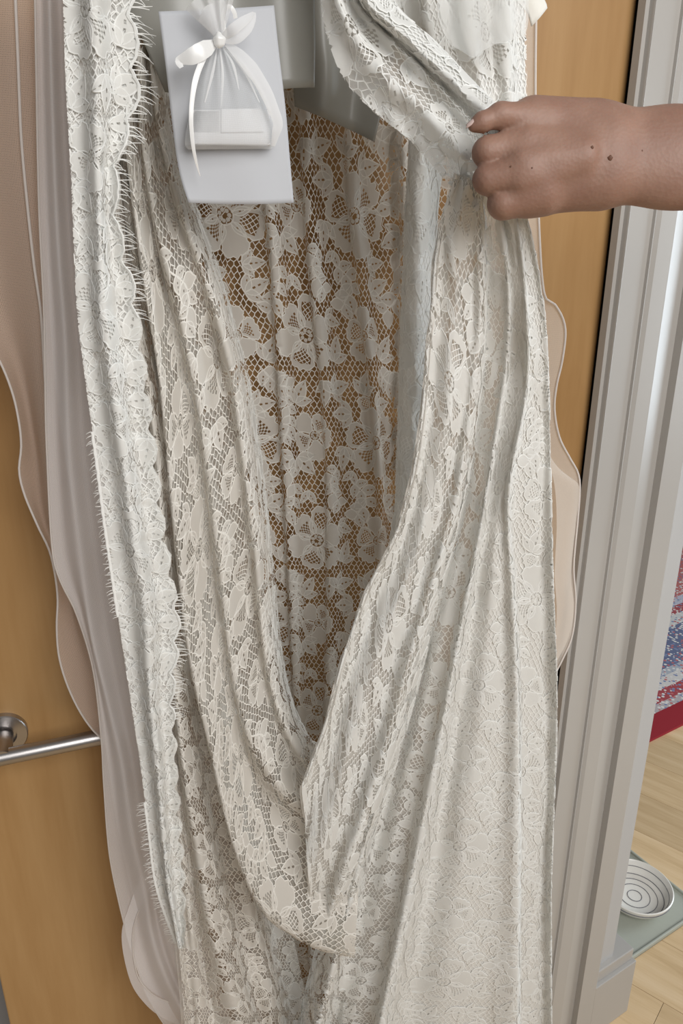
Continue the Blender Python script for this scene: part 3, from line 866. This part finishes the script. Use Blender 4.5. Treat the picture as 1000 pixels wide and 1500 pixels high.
# the flap drawn up to the hand, its free edge crossing the opening
f0b = pts([(690, 260), (664, 350), (648, 480), (632, 650), (606, 765), (568, 850), (534, 945), (512, 1030), (490, 1090), (470, 1135)], [.30, .25, .20, .16, .15, .15])
f0 = pts([(668, 255), (642, 340), (628, 480), (611, 655), (582, 772), (540, 858), (506, 950), (482, 1040), (462, 1100), (443, 1148)], [.32, .28, .235, .205, .20, .195])
f1 = pts([(684, 262), (670, 340), (668, 450), (655, 600), (636, 720), (600, 840), (560, 940), (526, 1050), (500, 1140), (474, 1230), (452, 1292)], [.33, .29, .245, .215, .20, .178])
f2 = pts([(700, 270), (704, 330), (706, 420), (700, 540), (672, 720), (622, 900), (562, 1110), (515, 1250), (486, 1335), (470, 1376)], [.335, .30, .255, .225, .195, .150])
f2b = pts([(704, 275), (714, 330), (718, 420), (712, 540), (688, 720), (642, 900), (584, 1110), (540, 1250), (512, 1335), (496, 1376)], [.30, .26, .21, .17, .15, .13])
flap = Panel([f0b, f0, f1, f2, f2b], 110, 200, valley=[None, .014, .016, None], vpos=[.5, .4, .6, .5], taper=[.2, .4, .8, 1, 1], wrinkle=0.0018, wscale=(2, 6), seed=6)
lace_on(flap, 'flap_lace', M['lace_white'], dress, 45, 20, LS)
flap.offset(-0.003).sub(16, 100).sheet('flap_underlay', M['underlay_dense'], dress)

# left fold columns of the overskirt
l0 = pts([(110, -150), (135, 300), (172, 500), (200, 700), (218, 900), (230, 1050), (244, 1200), (258, 1350), (270, 1500), (276, 1620)], [.15, .15])
l0b = pts([(125, -150), (150, 300), (190, 500), (222, 700), (236, 900), (248, 1050), (262, 1200), (280, 1350), (294, 1500), (300, 1620)], [.14, .14])
l1 = pts([(145, -150), (170, 330), (203, 500), (228, 650), (240, 830), (252, 950), (270, 1125), (288, 1230), (316, 1375), (352, 1500), (380, 1620)], [.15, .15])
l2 = pts([(160, -150), (192, 330), (230, 500), (256, 650), (275, 830), (292, 950), (318, 1100), (345, 1230), (380, 1375), (405, 1500), (425, 1620)], [.13, .115])
l3 = pts([(175, -150), (215, 330), (268, 500), (305, 650), (325, 830), (342, 950), (365, 1100), (395, 1230), (430, 1375), (455, 1500), (470, 1620)], [.10, .09])
left = Panel([l0, l0b, l1, l2, l3], 110, 230, ext=140, valley=[.010, .014, .012, .006], vpos=[.5, .35, .55, .5], wrinkle=0.0016, seed=8)
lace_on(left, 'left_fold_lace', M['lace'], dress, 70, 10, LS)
left.offset(-0.004).sheet('left_underlay', M['underlay'], dress)

# scalloped front edge of the overskirt with its lashes
e0 = pts([(88, -150), (95, 100), (103, 250), (112, 450), (125, 560), (142, 680), (155, 780), (172, 900), (190, 1020), (205, 1120), (218, 1220), (230, 1300), (262, 1390)], .165)
e1 = pts([(130, -150), (140, 100), (143, 250), (150, 450), (165, 560), (182, 680), (196, 780), (214, 900), (220, 1020), (230, 1120), (238, 1220), (246, 1300), (264, 1390)], .182)
e2 = pts([(172, -150), (184, 60), (186, 150), (166, 230), (164, 330), (185, 430), (198, 520), (214, 640), (226, 750), (244, 860), (250, 920), (244, 1020), (250, 1120), (256, 1220), (262, 1300), (268, 1390)], .165)
edge = Panel([e0, e1, e2], 60, 200, valley=[.006, .010], wrinkle=0.0006, wscale=(1, 3), seed=9)
K_, T_ = edge.X.shape[:2]
sd_ = edge.X[-1] - edge.X[-8]; sd_ /= np.linalg.norm(sd_, axis=1, keepdims=True)
ln_ = np.r_[0, np.cumsum(np.linalg.norm(np.diff(edge.X[-1], axis=0), axis=1))]
am_ = (0.0075 * np.abs(np.sin(math.pi * ln_ / 0.034)) ** .7 + 0.0015 * np.abs(np.sin(math.pi * ln_ / 0.009)))[None, :, None]
edge.setP(edge.X + sd_[None] * am_ * (np.linspace(0, 1, K_) ** 3)[:, None, None])
lace_on(edge, 'front_edge_lace', M['lace_white'], dress, 30, 90, 0.95)
lace_on(edge, 'front_edge_lace', M['lace_white'], dress, 110, 20, 0.95, lift=-1.5)
edge.offset(-0.0022).sheet('front_edge_facing', cloth('edge_facing', (0.86, 0.85, 0.82), 0.3, alpha=0.80), dress)
eyelash(edge, 59, 'eyelash_border', M['cord_white'], dress, out=11, t0=0.0, t1=0.30, scal=0)
eyelash(edge, 59, 'eyelash_border', M['cord_white'], dress, out=10, t0=0.56, t1=0.70, scal=0)
eyelash(edge, 0, 'eyelash_border', M['cord_white'], dress, out=5, t0=0.38, t1=0.56, scal=0)
eyelash(edge, 0, 'eyelash_border', M['cord_white'], dress, out=8, t0=0.78, t1=0.99, scal=0)

# right side: panel lifted by the hand and falling to the floor
HO = .335
q0 = pts([(680, 262), (675, 340), (665, 450), (645, 640), (600, 860), (545, 1080), (485, 1300), (440, 1480), (420, 1620)], [.29, .25, .19, .14, .11, .10, .10])
q1 = pts([(700, 270), (704, 330), (706, 420), (700, 540), (672, 720), (622, 900), (562, 1120), (504, 1350), (466, 1500), (440, 1620)], [HO, .30, .25, .21, .18, .165, .155])
q1b = pts([(712, 275), (720, 330), (726, 430), (722, 540), (690, 740), (640, 950), (590, 1160), (545, 1380), (515, 1500), (495, 1620)], [HO, .30, .25, .20, .165, .145, .13])
q2 = pts([(722, 280), (736, 340), (745, 450), (738, 560), (706, 760), (668, 960), (630, 1160), (595, 1330), (560, 1500), (540, 1620)], [HO, .31, .265, .23, .20, .185, .18])
q2b = pts([(735, 285), (750, 350), (762, 460), (760, 570), (728, 760), (712, 960), (690, 1160), (668, 1330), (650, 1500), (640, 1620)], [HO, .31, .265, .22, .19, .17, .165])
q3 = pts([(748, 295), (762, 360), (772, 470), (770, 580), (745, 720), (750, 860), (757, 1000), (758, 1160), (757, 1330), (756, 1500), (755, 1620)], [HO, .315, .27, .235, .21, .20, .19])
q3b = pts([(758, 300), (772, 360), (785, 470), (788, 600), (784, 760), (786, 900), (790, 1050), (789, 1200), (784, 1350), (782, 1620)], [HO, .31, .26, .22, .19, .175, .165])
q4 = pts([(768, 306), (784, 370), (799, 470), (805, 600), (810, 830), (816, 1000), (814, 1130), (808, 1300), (808, 1500), (808, 1620)], [HO, .31, .26, .22, .19, .175, .165])
q5 = pts([(762, 310), (774, 380), (786, 480), (794, 600), (798, 830), (802, 1000), (800, 1130), (796, 1300), (796, 1500), (796, 1620)], [.31, .28, .22, .18, .14, .12, .12])
right = Panel([q0, q1, q1b, q2, q2b, q3, q3b, q4, q5], 200, 260, ext=140, valley=[None, .026, .012, .030, .010, .018, .010, None], vpos=[.5, .4, .55, .35, .6, .25, .5, .5], taper=[.15, .25, .55, 1, 1, 1.1, 1.1], wrinkle=0.0016, wscale=(3, 8), seed=12)
lace_on(right, 'lifted_skirt_lace', M['lace_white'], dress, 40, 150, LS, relief=0.6)
right.offset(-0.0010).sub(62, 199).sheet('skirt_lining', M['lining'], dress)
right.offset(-0.003).sub(14, 66).sheet('lifted_underlay', M['underlay_dense'], dress)

# plain strip of lining between the back skirt and the lifted panel
s0 = pts([(606, 130), (598, 220), (592, 330), (586, 500), (581, 650), (577, 750), (560, 840)], .125)
s1 = pts([(626, 130), (618, 220), (614, 330), (608, 500), (604, 650), (598, 750), (580, 840)], .142)
s2 = pts([(660, 130), (650, 220), (640, 330), (636, 500), (632, 650), (620, 750), (605, 840)], .12)
strip = Panel([s0, s1, s2], 24, 100, wrinkle=0.001)
strip.sheet('lining_fold', M['lining'], dress)
lace_on(strip, 'lining_lace', M['lace_white'], dress, 30, 80, LS, lift=0.4)

# band of lace gathered up into the hand, with a rolled edge
b0 = pts([(395, -260), (455, -90), (468, 0), (482, 65), (507, 122), (550, 166), (602, 208), (650, 262), (700, 312)], [.19, .20, .22, .26, .325])
b1 = pts([(418, -260), (478, -90), (496, 0), (524, 62), (565, 112), (615, 155), (660, 205), (712, 260)], [.215, .225, .245, .285, .342])
b2 = pts([(440, -260), (500, -90), (520, 0), (562, 50), (610, 95), (655, 140), (695, 185), (730, 220)], [.21, .22, .245, .29, .345])
b3 = pts([(455, -260), (515, -90), (538, 0), (590, 50), (640, 96), (688, 142), (720, 172), (750, 200)], [.235, .245, .27, .315, .36])
b4 = pts([(485, -260), (545, -90), (575, 0), (625, 50), (670, 95), (708, 135), (735, 160), (765, 185)], [.215, .225, .25, .295, .35])
b5 = pts([(475, -260), (535, -90), (568, 0), (620, 54), (664, 100), (702, 140), (730, 166), (760, 190)], [.18, .19, .21, .26, .31])
band = Panel([b0, b1, b2, b3, b4, b5], 80, 120, valley=[.004, .014, .012, None, None], vpos=[.5, .6, .3, .5, .5], wrinkle=0.0016, seed=21)
lace_on(band, 'gathered_lace', M['lace_white'], dress, 15, 40, 1.0)
band.offset(-0.0012).sub(38, 79).sheet('rolled_lining', M['lining'], dress)
band.offset(-0.003).sub(0, 40).sheet('gathered_underlay', M['underlay_dense'], dress)

# bodice side at the upper right
t0 = pts([(540, -300), (575, 30), (620, 120), (650, 200), (670, 300)], .16)
t1 = pts([(610, -300), (630, 30), (655, 120), (680, 200), (700, 300)], .185)
t2 = pts([(680, -300), (690, 30), (705, 120), (718, 200), (725, 300)], .19)
t3 = pts([(735, -300), (740, 30), (745, 120), (750, 200), (752, 300)], .185)
t4 = pts([(768, -300), (770, 30), (772, 120), (774, 200), (776, 300)], .16)
top = Panel([t0, t1, t2, t3, t4], 70, 80, valley=[.012, .014, .012, .006], wrinkle=0.0015, seed=31)
lace_on(top, 'side_lace', M['lace_white'], dress, 60, 10, 1.0)
top.offset(-0.0015).sheet('side_lining', M['lining'], dress)

# greige inner linings at the top of the opening
g0 = Panel([pts([(150, -300), (182, 0), (205, 50), (242, 135)], .14), pts([(240, -300), (262, 0), (275, 60), (290, 140)], .15), pts([(330, -300), (335, 0), (345, 60), (350, 140)], .145),
            pts([(400, -300), (410, 0), (415, 60), (420, 130)], .155), pts([(458, -300), (460, 0), (461, 60), (460, 128)], .15)], 60, 30)
g0.sheet('inner_lining', M['grey_lining'], dress, thick=0.0015)
g1 = Panel([pts([(425, -300), (425, 20), (428, 90), (432, 156)], .118), pts([(470, -300), (470, 20), (475, 100), (472, 172)], .125), pts([(520, -300), (520, 20), (518, 110), (512, 190)], .12),
            pts([(590, -300), (580, 40), (566, 130), (548, 208)], .125)], 50, 30)
g1.sheet('lining_flap', M['grey_lining'], dress, thick=0.0012)
# ------------------------------------------------------------------ card, favour bag, tissue, tag
card_p = Panel([pts([(232, 17), (243, 100), (252, 180), (262, 250), (276, 297)], [.190, .192, .190, .192, .196]), pts([(288, 15), (296, 100), (305, 190), (316, 250), (328, 299)], [.192, .195, .196, .196, .196]),
                pts([(344, 12), (352, 100), (362, 190), (370, 250), (379, 299)], [.192, .196, .198, .197, .196]), pts([(401, 8), (408, 75), (418, 160), (424, 230), (430, 297)], [.188, .191, .193, .192, .19])], 40, 40)
card = card_p.sheet('card', M['paper'], None, thick=0.0007)
tag(card, 'blank white card hanging in front of the dress opening', 'card')
NC = v3(DN)

bag = empty('favour_bag', P(np.array(335.0), np.array(218.0), np.array(.215)))
tag(bag, 'small white organza favour bag tied with a satin bow on the white card', 'bag')
def bag_side(sg, lift):
    rows = []
    for f_ in np.linspace(0, 1, 9):
        L = np.array([(316, 66), (300, 88), (288, 120), (280, 155), (273, 190), (271, 212), (276, 219)], float)
        Rr = np.array([(330, 66), (352, 86), (374, 114), (391, 145), (402, 178), (405, 205), (398, 218)], float)
        mid = L * (1 - f_) + Rr * f_
        bulge = math.sin(math.pi * f_) ** 0.35
        puff = np.array([0.3, 0.55, 0.8, 1, 1, 0.8, 0.35]) * bulge * lift + 0.0022 * np.sin(f_ * 22) * np.array([1, 1, .8, .5, .2, 0, 0])
        rows.append([(x, y, .203 + 0.002 * sg + p) for (x, y), p in zip(mid, puff)])
    return Panel(rows, 60, 50)
bag_side(1, .020).sheet('pouch_front', M['organza'], bag)
bag_side(-1, .002).sheet('pouch_back', M['organza'], bag)
for (x0, y0, x1, y1) in ((318, 70, 300, 150), (322, 70, 324, 158), (327, 70, 350, 132), (329, 70, 380, 150), (331, 68, 398, 170)):
    ribbon('gather_fold', [(x0, y0, .212), ((x0 + x1) / 2 + 3, (y0 + y1) / 2 - 6, .222), (x1, y1, .223)], [.0008, .0020, .0006], M['ribbon_sheer'], bag, n=16)
def fan(name, cen, tips, off, mat):
    rows = [[(cen[0] + 0.0 * i, cen[1], off), (cen[0] * .5 + x * .5, cen[1] * .5 + y * .5, off + .006 + .004 * (i % 2)), (x, y, off + .006 * (i % 2))] for i, (x, y) in enumerate(tips)]
    return Panel(rows, 4 * len(rows), 14).sheet(name, mat, bag)
M['organza_top'] = cloth('organza_gathered', (0.93, 0.93, 0.93), 0.4, alpha=0.5)
fan('pouch_ruffle', (322, 62), [(272, 14), (282, 2), (292, -6), (300, -16), (310, -22), (318, -14), (326, -22), (334, -12)], .207, M['organza_top'])
fan('pouch_ruffle', (324, 62), [(290, 30), (300, 10), (312, 4), (322, -10), (330, 2), (338, -18), (342, 0)], .214, M['organza_top'])
ribbon('bow_loop', [(324, 58, .216), (340, 44, .228), (358, 30, .228), (373, 20, .220), (366, 38, .222), (346, 56, .224), (326, 60, .218)], [.004, .007, .006, .002, .006, .007, .003], M['ribbon_sheer'], bag, n=40)
ribbon('bow_loop', [(316, 62, .216), (300, 72, .226), (282, 82, .227), (264, 88, .222), (262, 92, .222), (266, 99, .224)], [.004, .010, .011, .010, .006, .003], M['ribbon'], bag, n=40)
ribbon('ribbon_tail', [(310, 68, .218), (296, 90, .225), (286, 118, .230), (281, 150, .231), (280, 180, .231), (283, 215, .228), (288, 240, .222), (293, 258, .216)], [.003, .0038, .0038, .0032, .003, .0028, .0022, .0006], M['ribbon'], bag, n=50)
ribbon('ribbon_tail', [(332, 64, .216), (352, 82, .224), (372, 106, .226), (388, 132, .226), (400, 160, .225), (407, 180, .223), (404, 195, .221), (400, 214, .216)], [.004, .008, .010, .009, .009, .008, .007, .003], M['ribbon_sheer'], bag, n=50)
ribbon('hanging_loop', [(330, 56, .212), (327, 30, .214), (329, 14, .215), (337, 10, .216), (343, 18, .215), (345, 27, .213)], .003, M['ribbon'], bag, n=40)
kn = P(np.array(321.0), np.array(59.0), np.array(.222))
def blob(name, c, rx, ry, rz, mat, parent, seed=0):
    bm = bmesh.new(); bmesh.ops.create_icosphere(bm, subdivisions=3, radius=1)
    r = random.Random(seed)
    for v in bm.verts:
        k = 1 + 0.08 * math.sin(5 * v.co.x + seed) + 0.07 * math.sin(7 * v.co.z)
        v.co = Vector((v.co.x * rx * k + c[0], v.co.y * ry * k + c[1], v.co.z * rz * k + c[2]))
    me = bpy.data.meshes.new(name); bm.to_mesh(me); bm.free()
    me.polygons.foreach_set('use_smooth', np.ones(len(me.polygons), bool)); me.materials.append(mat)
    o = bpy.data.objects.new(name, me); COL.objects.link(o)
    if parent: o.parent = parent; o.matrix_parent_inverse = parent.matrix_world.inverted()
    return o
blob('bow_knot', kn, .0042, .0036, .0048, M['ribbon'], bag, 2)

# folded white box inside the bag
def quad_prism(name, q, d0, d1, mat, parent=None, bevel=0.0008):
    a = [P(np.array(float(x)), np.array(float(y)), np.array(d0)) for x, y in q]; b = [p + NC * (d1 - d0) for p in a]
    f = [(0, 1, 2, 3), (7, 6, 5, 4)] + [(i, 4 + i, 4 + (i + 1) % 4, (i + 1) % 4) for i in range(4)]
    o = mesh_obj(name, a + b, f, mat, parent, smooth=False, recalc=True)
    md = o.modifiers.new('bevel', 'BEVEL'); md.width = bevel; md.segments = 2
    return o
bx_ = empty('favour_box', P(np.array(335.0), np.array(216.0), np.array(.207)))
tag(bx_, 'small white box seen through the organza favour bag', 'box')
quad_prism('box_base', [(280, 162), (392, 162), (394, 214), (277, 212)], .2045, .2100, M['box'], bx_)
quad_prism('box_flap', [(282, 161), (322, 161), (322, 196), (280, 195)], .2101, .2112, M['box'], bx_)
quad_prism('box_lid', [(322.6, 160), (384, 159), (386, 194), (322.6, 195)], .2101, .2125, M['box'], bx_)

tis = Panel([pts([(640, -60), (641, 10), (646, 40), (660, 66)], .222), pts([(672, -60), (676, 10), (682, 50), (692, 84)], .234), pts([(708, -60), (712, 10), (716, 40), (722, 66)], .230),
             pts([(742, -60), (744, 10), (748, 40), (752, 58)], .232), pts([(774, -60), (774, 10), (773, 36), (768, 54)], .22)], 40, 30, valley=[.003, .002, .003, .002])
to = tis.sheet('tissue_sheet', M['tissue'], None)
tag(to, 'frosted white tissue sheet laid over the lace at upper right', 'tissue')
tg = Panel([pts([(735, -50), (770, 14), (778, 39)], .150), pts([(755, -50), (786, 12), (790, 26)], .152), pts([(772, -50), (798, 2), (801, 12)], .150)], 10, 12)
tgo = tg.sheet('paper_tag', M['tag'], None, thick=0.0008)
tag(tgo, 'ivory paper tag corner sticking out behind the dress', 'tag')

# ------------------------------------------------------------------ hand and forearm, one continuous surface
HD = 0.53                                       # distance of the hand from the lens
SC = F / HD                                     # pixels per metre there
def hc(px, py, z=0.0):                          # hand frame: x right, y down, z towards the lens (metres)
    return np.array([(px - 500) / F * (HD - z), (py - 750) / F * (HD - z), z])
def rcone(Q, a, b, ra, rb, fz=1.0):
    a = a * [1, 1, fz]; b = b * [1, 1, fz]
    ab = b - a; t = np.clip(((Q - a) @ ab) / (ab @ ab), 0, 1)
    d = np.linalg.norm(Q - (a + t[..., None] * ab), axis=-1)
    return d - (ra + (rb - ra) * t)
def smin(a, b, k):
    h = np.clip(0.5 + 0.5 * (b - a) / k, 0, 1)
    return b * (1 - h) + a * h - k * h * (1 - h)
def hand_sdf(Q):
    px = lambda r: r / SC
    Z1 = Q * np.array([1, 1, 1.55]); Z2 = Q * np.array([1, 1, 1.25])
    d = rcone(Z1, hc(1520, 262, -.01), hc(1200, 240, 0), px(84), px(80), 1.45)
    d = smin(d, rcone(Z1, hc(1200, 240, 0), hc(985, 231, 0), px(78), px(69), 1.55), .012)
    d = smin(d, rcone(Z1, hc(985, 231, 0), hc(893, 229, 0), px(69), px(69), 1.55), .012)
    mets = [(hc(885, 198, .004), hc(778, 184, .006), 43, 33), (hc(885, 222, .007), hc(765, 224, .010), 46, 31), (hc(880, 250, .004), hc(764, 258, .007), 46, 31), (hc(868, 264, -.002), hc(775, 286, .000), 40, 31)]
    for a, b, ra, rb in mets: d = smin(d, rcone(Z2, a, b, px(ra), px(rb), 1.25), .010)
    # thumb base
    d = smin(d, rcone(Z2, hc(860, 190, .000), hc(782, 172, .008), px(40), px(27), 1.25), .010)
    # tendons and knuckles
    for a, b in ((hc(860, 215, .021), hc(775, 205, .017)), (hc(855, 226, .022), hc(765, 236, .020)), (hc(855, 238, .019), hc(765, 268, .016))):
        d = smin(d, rcone(Q, a, b, .0042, .0055), .010)
    th = rcone(Q, hc(792, 176, .010), hc(733, 169, .018), px(25), px(17))
    th = smin(th, rcone(Q, hc(733, 169, .018), hc(705, 179, .020), px(16), px(12.5)), .004)
    th = smin(th, rcone(Q, hc(705, 179, .020), hc(693, 185, .020), px(12.5), px(8)), .004)
    f1 = smin(rcone(Q, hc(768, 212, .010), hc(713, 223, .012), px(27), px(20)), rcone(Q, hc(713, 223, .010), hc(726, 222, -.020), px(19), px(16)), .005)
    f1 = smin(f1, rcone(Q, hc(726, 222, -.020), hc(742, 205, -.018), px(16), px(13)), .004)
    f2 = smin(rcone(Q, hc(768, 252, .012), hc(714, 263, .010), px(30), px(20.5)), rcone(Q, hc(714, 263, .008), hc(728, 260, -.024), px(19), px(16)), .005)
    f2 = smin(f2, rcone(Q, hc(728, 260, -.024), hc(746, 240, -.022), px(16), px(13)), .004)
    f3 = smin(rcone(Q, hc(790, 280, .004), hc(737, 298, .004), px(34), px(22.5)), rcone(Q, hc(737, 298, .002), hc(748, 288, -.028), px(20), px(16)), .005)
    f3 = smin(f3, rcone(Q, hc(748, 288, -.028), hc(764, 268, -.026), px(16), px(13)), .004)
    f4 = smin(rcone(Q, hc(805, 284, -.008), hc(770, 291, -.016), px(24), px(17)), rcone(Q, hc(770, 291, -.016), hc(772, 280, -.036), px(16), px(13)), .005)
    D = smin(d, th, .006)
    for f_ in (f1, f2, f3, f4): D = np.minimum(D, smin(d, f_, .005))
    return D
def surface_nets(fn, lo, hi, h):
    nx, ny, nz = [int((b - a) / h) + 2 for a, b in zip(lo, hi)]
    g = np.stack(np.meshgrid(*[lo[i] + h * np.arange(n) for i, n in enumerate((nx, ny, nz))], indexing='ij'), -1)
    D = fn(g)
    S = D < 0
    c = sum(S[i:nx - 1 + i, j:ny - 1 + j, k:nz - 1 + k].astype(int) for i in (0, 1) for j in (0, 1) for k in (0, 1))
    act = (c > 0) & (c < 8)
    acc = np.zeros(act.shape + (3,)); cnt = np.zeros(act.shape)
    offs = [(i, j, k) for i in (0, 1) for j in (0, 1) for k in (0, 1)]
    def cor(a, o): return a[o[0]:nx - 1 + o[0], o[1]:ny - 1 + o[1], o[2]:nz - 1 + o[2]]
    for a in offs:
        for ax in range(3):
            if a[ax]: continue
            b = list(a); b[ax] = 1; b = tuple(b)
            da, db = cor(D, a), cor(D, b)
            x = (da < 0) != (db < 0)
            t = np.where(x, da / np.where(x, da - db, 1), 0)
            p = np.zeros(act.shape + (3,)); p[...] = a; p[..., ax] += t
            acc += p * x[..., None]; cnt += x
    ids = np.full(act.shape, -1); ids[act] = np.arange(act.sum())
    ijk = np.argwhere(act)
    V = np.asarray(lo) + h * (ijk + acc[act] / cnt[act][:, None])
    F_ = []
    for ax in range(3):
        sl0 = [slice(None)] * 3; sl1 = [slice(None)] * 3
        sl0[ax] = slice(0, -1); sl1[ax] = slice(1, None)
        x = S[tuple(sl0)] != S[tuple(sl1)]
        e = np.argwhere(x)
        u, w = [(1, 2), (2, 0), (0, 1)][ax]
        e = e[(e[:, u] > 0) & (e[:, w] > 0) & (e[:, u] < [nx, ny, nz][u] - 1) & (e[:, w] < [nx, ny, nz][w] - 1)]
        q = []
        for du, dw in ((1, 1), (0, 1), (0, 0), (1, 0)):
            m_ = e.copy(); m_[:, u] -= du; m_[:, w] -= dw
            q.append(ids[m_[:, 0], m_[:, 1], m_[:, 2]])
        q = np.stack(q, -1)
        fl_ = S[e[:, 0], e[:, 1], e[:, 2]]
        q[~fl_] = q[~fl_][:, ::-1]
        F_.append(q)
    F_ = np.concatenate(F_); F_ = F_[(F_ >= 0).all(1)]
    return V, F_
def hand_to_world(V):
    # the hand frame is an ordinary rigid frame placed at the hand's distance
    dep = HD - V[:, 2]
    X = V[:, 0]; Yd = V[:, 1]
    return np.stack([X, cp * dep - Yd * sp, CAMH - (sp * dep + Yd * cp)], -1)
lo = np.array([(670 - 500) / SC, (125 - 750) / SC, -.058]); hi = np.array([(1640 - 500) / SC, (372 - 750) / SC, .046])
V, Fq = surface_nets(hand_sdf, lo, hi, .0014)
# relax
nb = np.zeros_like(V); ct = np.zeros(len(V))
ed = np.concatenate([Fq[:, [0, 1]], Fq[:, [1, 2]], Fq[:, [2, 3]], Fq[:, [3, 0]]])
for it in range(3):
    nb[:] = 0; ct[:] = 0
    np.add.at(nb, ed[:, 0], V[ed[:, 1]]); np.add.at(ct, ed[:, 0], 1)
    V = V * .5 + .5 * nb / np.maximum(ct, 1)[:, None]
mS, nt, b = new_mat('skin')
tc = nt.nodes.new('ShaderNodeTexCoord')
n1 = nt.nodes.new('ShaderNodeTexNoise'); n1.inputs['Scale'].default_value = 38; n1.inputs['Detail'].default_value = 5
n2 = nt.nodes.new('ShaderNodeTexVoronoi'); n2.inputs['Scale'].default_value = 420
nt.links.new(tc.outputs['Object'], n1.inputs['Vector']); nt.links.new(tc.outputs['Object'], n2.inputs['Vector'])
rp = nt.nodes.new('ShaderNodeValToRGB')
rp.color_ramp.elements[0].position = 0.35; rp.color_ramp.elements[0].color = (0.265, 0.145, 0.103, 1)
rp.color_ramp.elements[1].position = 0.68; rp.color_ramp.elements[1].color = (0.325, 0.19, 0.138, 1)
nt.links.new(n1.outputs['Fac'], rp.inputs[0]); nt.links.new(rp.outputs[0], b.inputs['Base Color'])
b.inputs['Roughness'].default_value = 0.55; b.inputs['Subsurface Weight'].default_value = 0.25
b.inputs['Subsurface Radius'].default_value = (1.0, 0.35, 0.2); b.inputs['Subsurface Scale'].default_value = 0.006
bp = nt.nodes.new('ShaderNodeBump'); bp.inputs['Strength'].default_value = 0.25; bp.inputs['Distance'].default_value = 0.0006
nt.links.new(n2.outputs['Distance'], bp.inputs['Height']); nt.links.new(bp.outputs[0], b.inputs['Normal'])
M['skin'] = mS
person = mesh_obj('person', hand_to_world(V), Fq, mS, None)
tag(person, 'bare forearm and hand reaching from the right to pinch the lace', 'person')
def hw(px, py, z): return hand_to_world(hc(px, py, z)[None])[0]
# thumb nail, seen edge-on at the tip
mn = simple('nail', (0.62, 0.47, 0.43), 0.25, scale=40, vary=0.03)
rows = []
for u in np.linspace(0, 1, 9):
    row = []
    for w in np.linspace(-1, 1, 9):
        x = 698 - 15 * u; y = 174.5 + 11 * u + 4.5 * w * (1 - .35 * u ** 3)
        row.append(hw(x - abs(w) * 1.0, y, .0232 + .0010 * (1 - w * w) - .0022 * u ** 2))
    rows.append(row)
nv = np.array(rows).reshape(-1, 3); ii = np.arange(81).reshape(9, 9)
nf = np.stack([ii[:-1, :-1], ii[1:, :-1], ii[1:, 1:], ii[:-1, 1:]], -1).reshape(-1, 4)
nail = mesh_obj('thumb_nail', nv, nf, mn, person); md = nail.modifiers.new('t', 'SOLIDIFY'); md.thickness = .0008
# moles on the wrist and forearm
mm = simple('mole', (0.13, 0.055, 0.03), 0.6, scale=80)
def front_z(px, py):
    z = np.linspace(.046, -.02, 260)
    d = hand_sdf(np.stack([(px - 500) / F * (HD - z), (py - 750) / F * (HD - z), z], -1))
    k = np.argmax(d < 0); return z[k]
for (x, y, r_) in ((893.5, 231.5, .0017), (867, 216, .0011), (940, 221, .0007), (748, 244, .0007), (779, 246, .0006)):
    z = front_z(x, y)
    blob('mole', hw(x, y, z), r_, r_ * .45, r_, mm, person, 1)
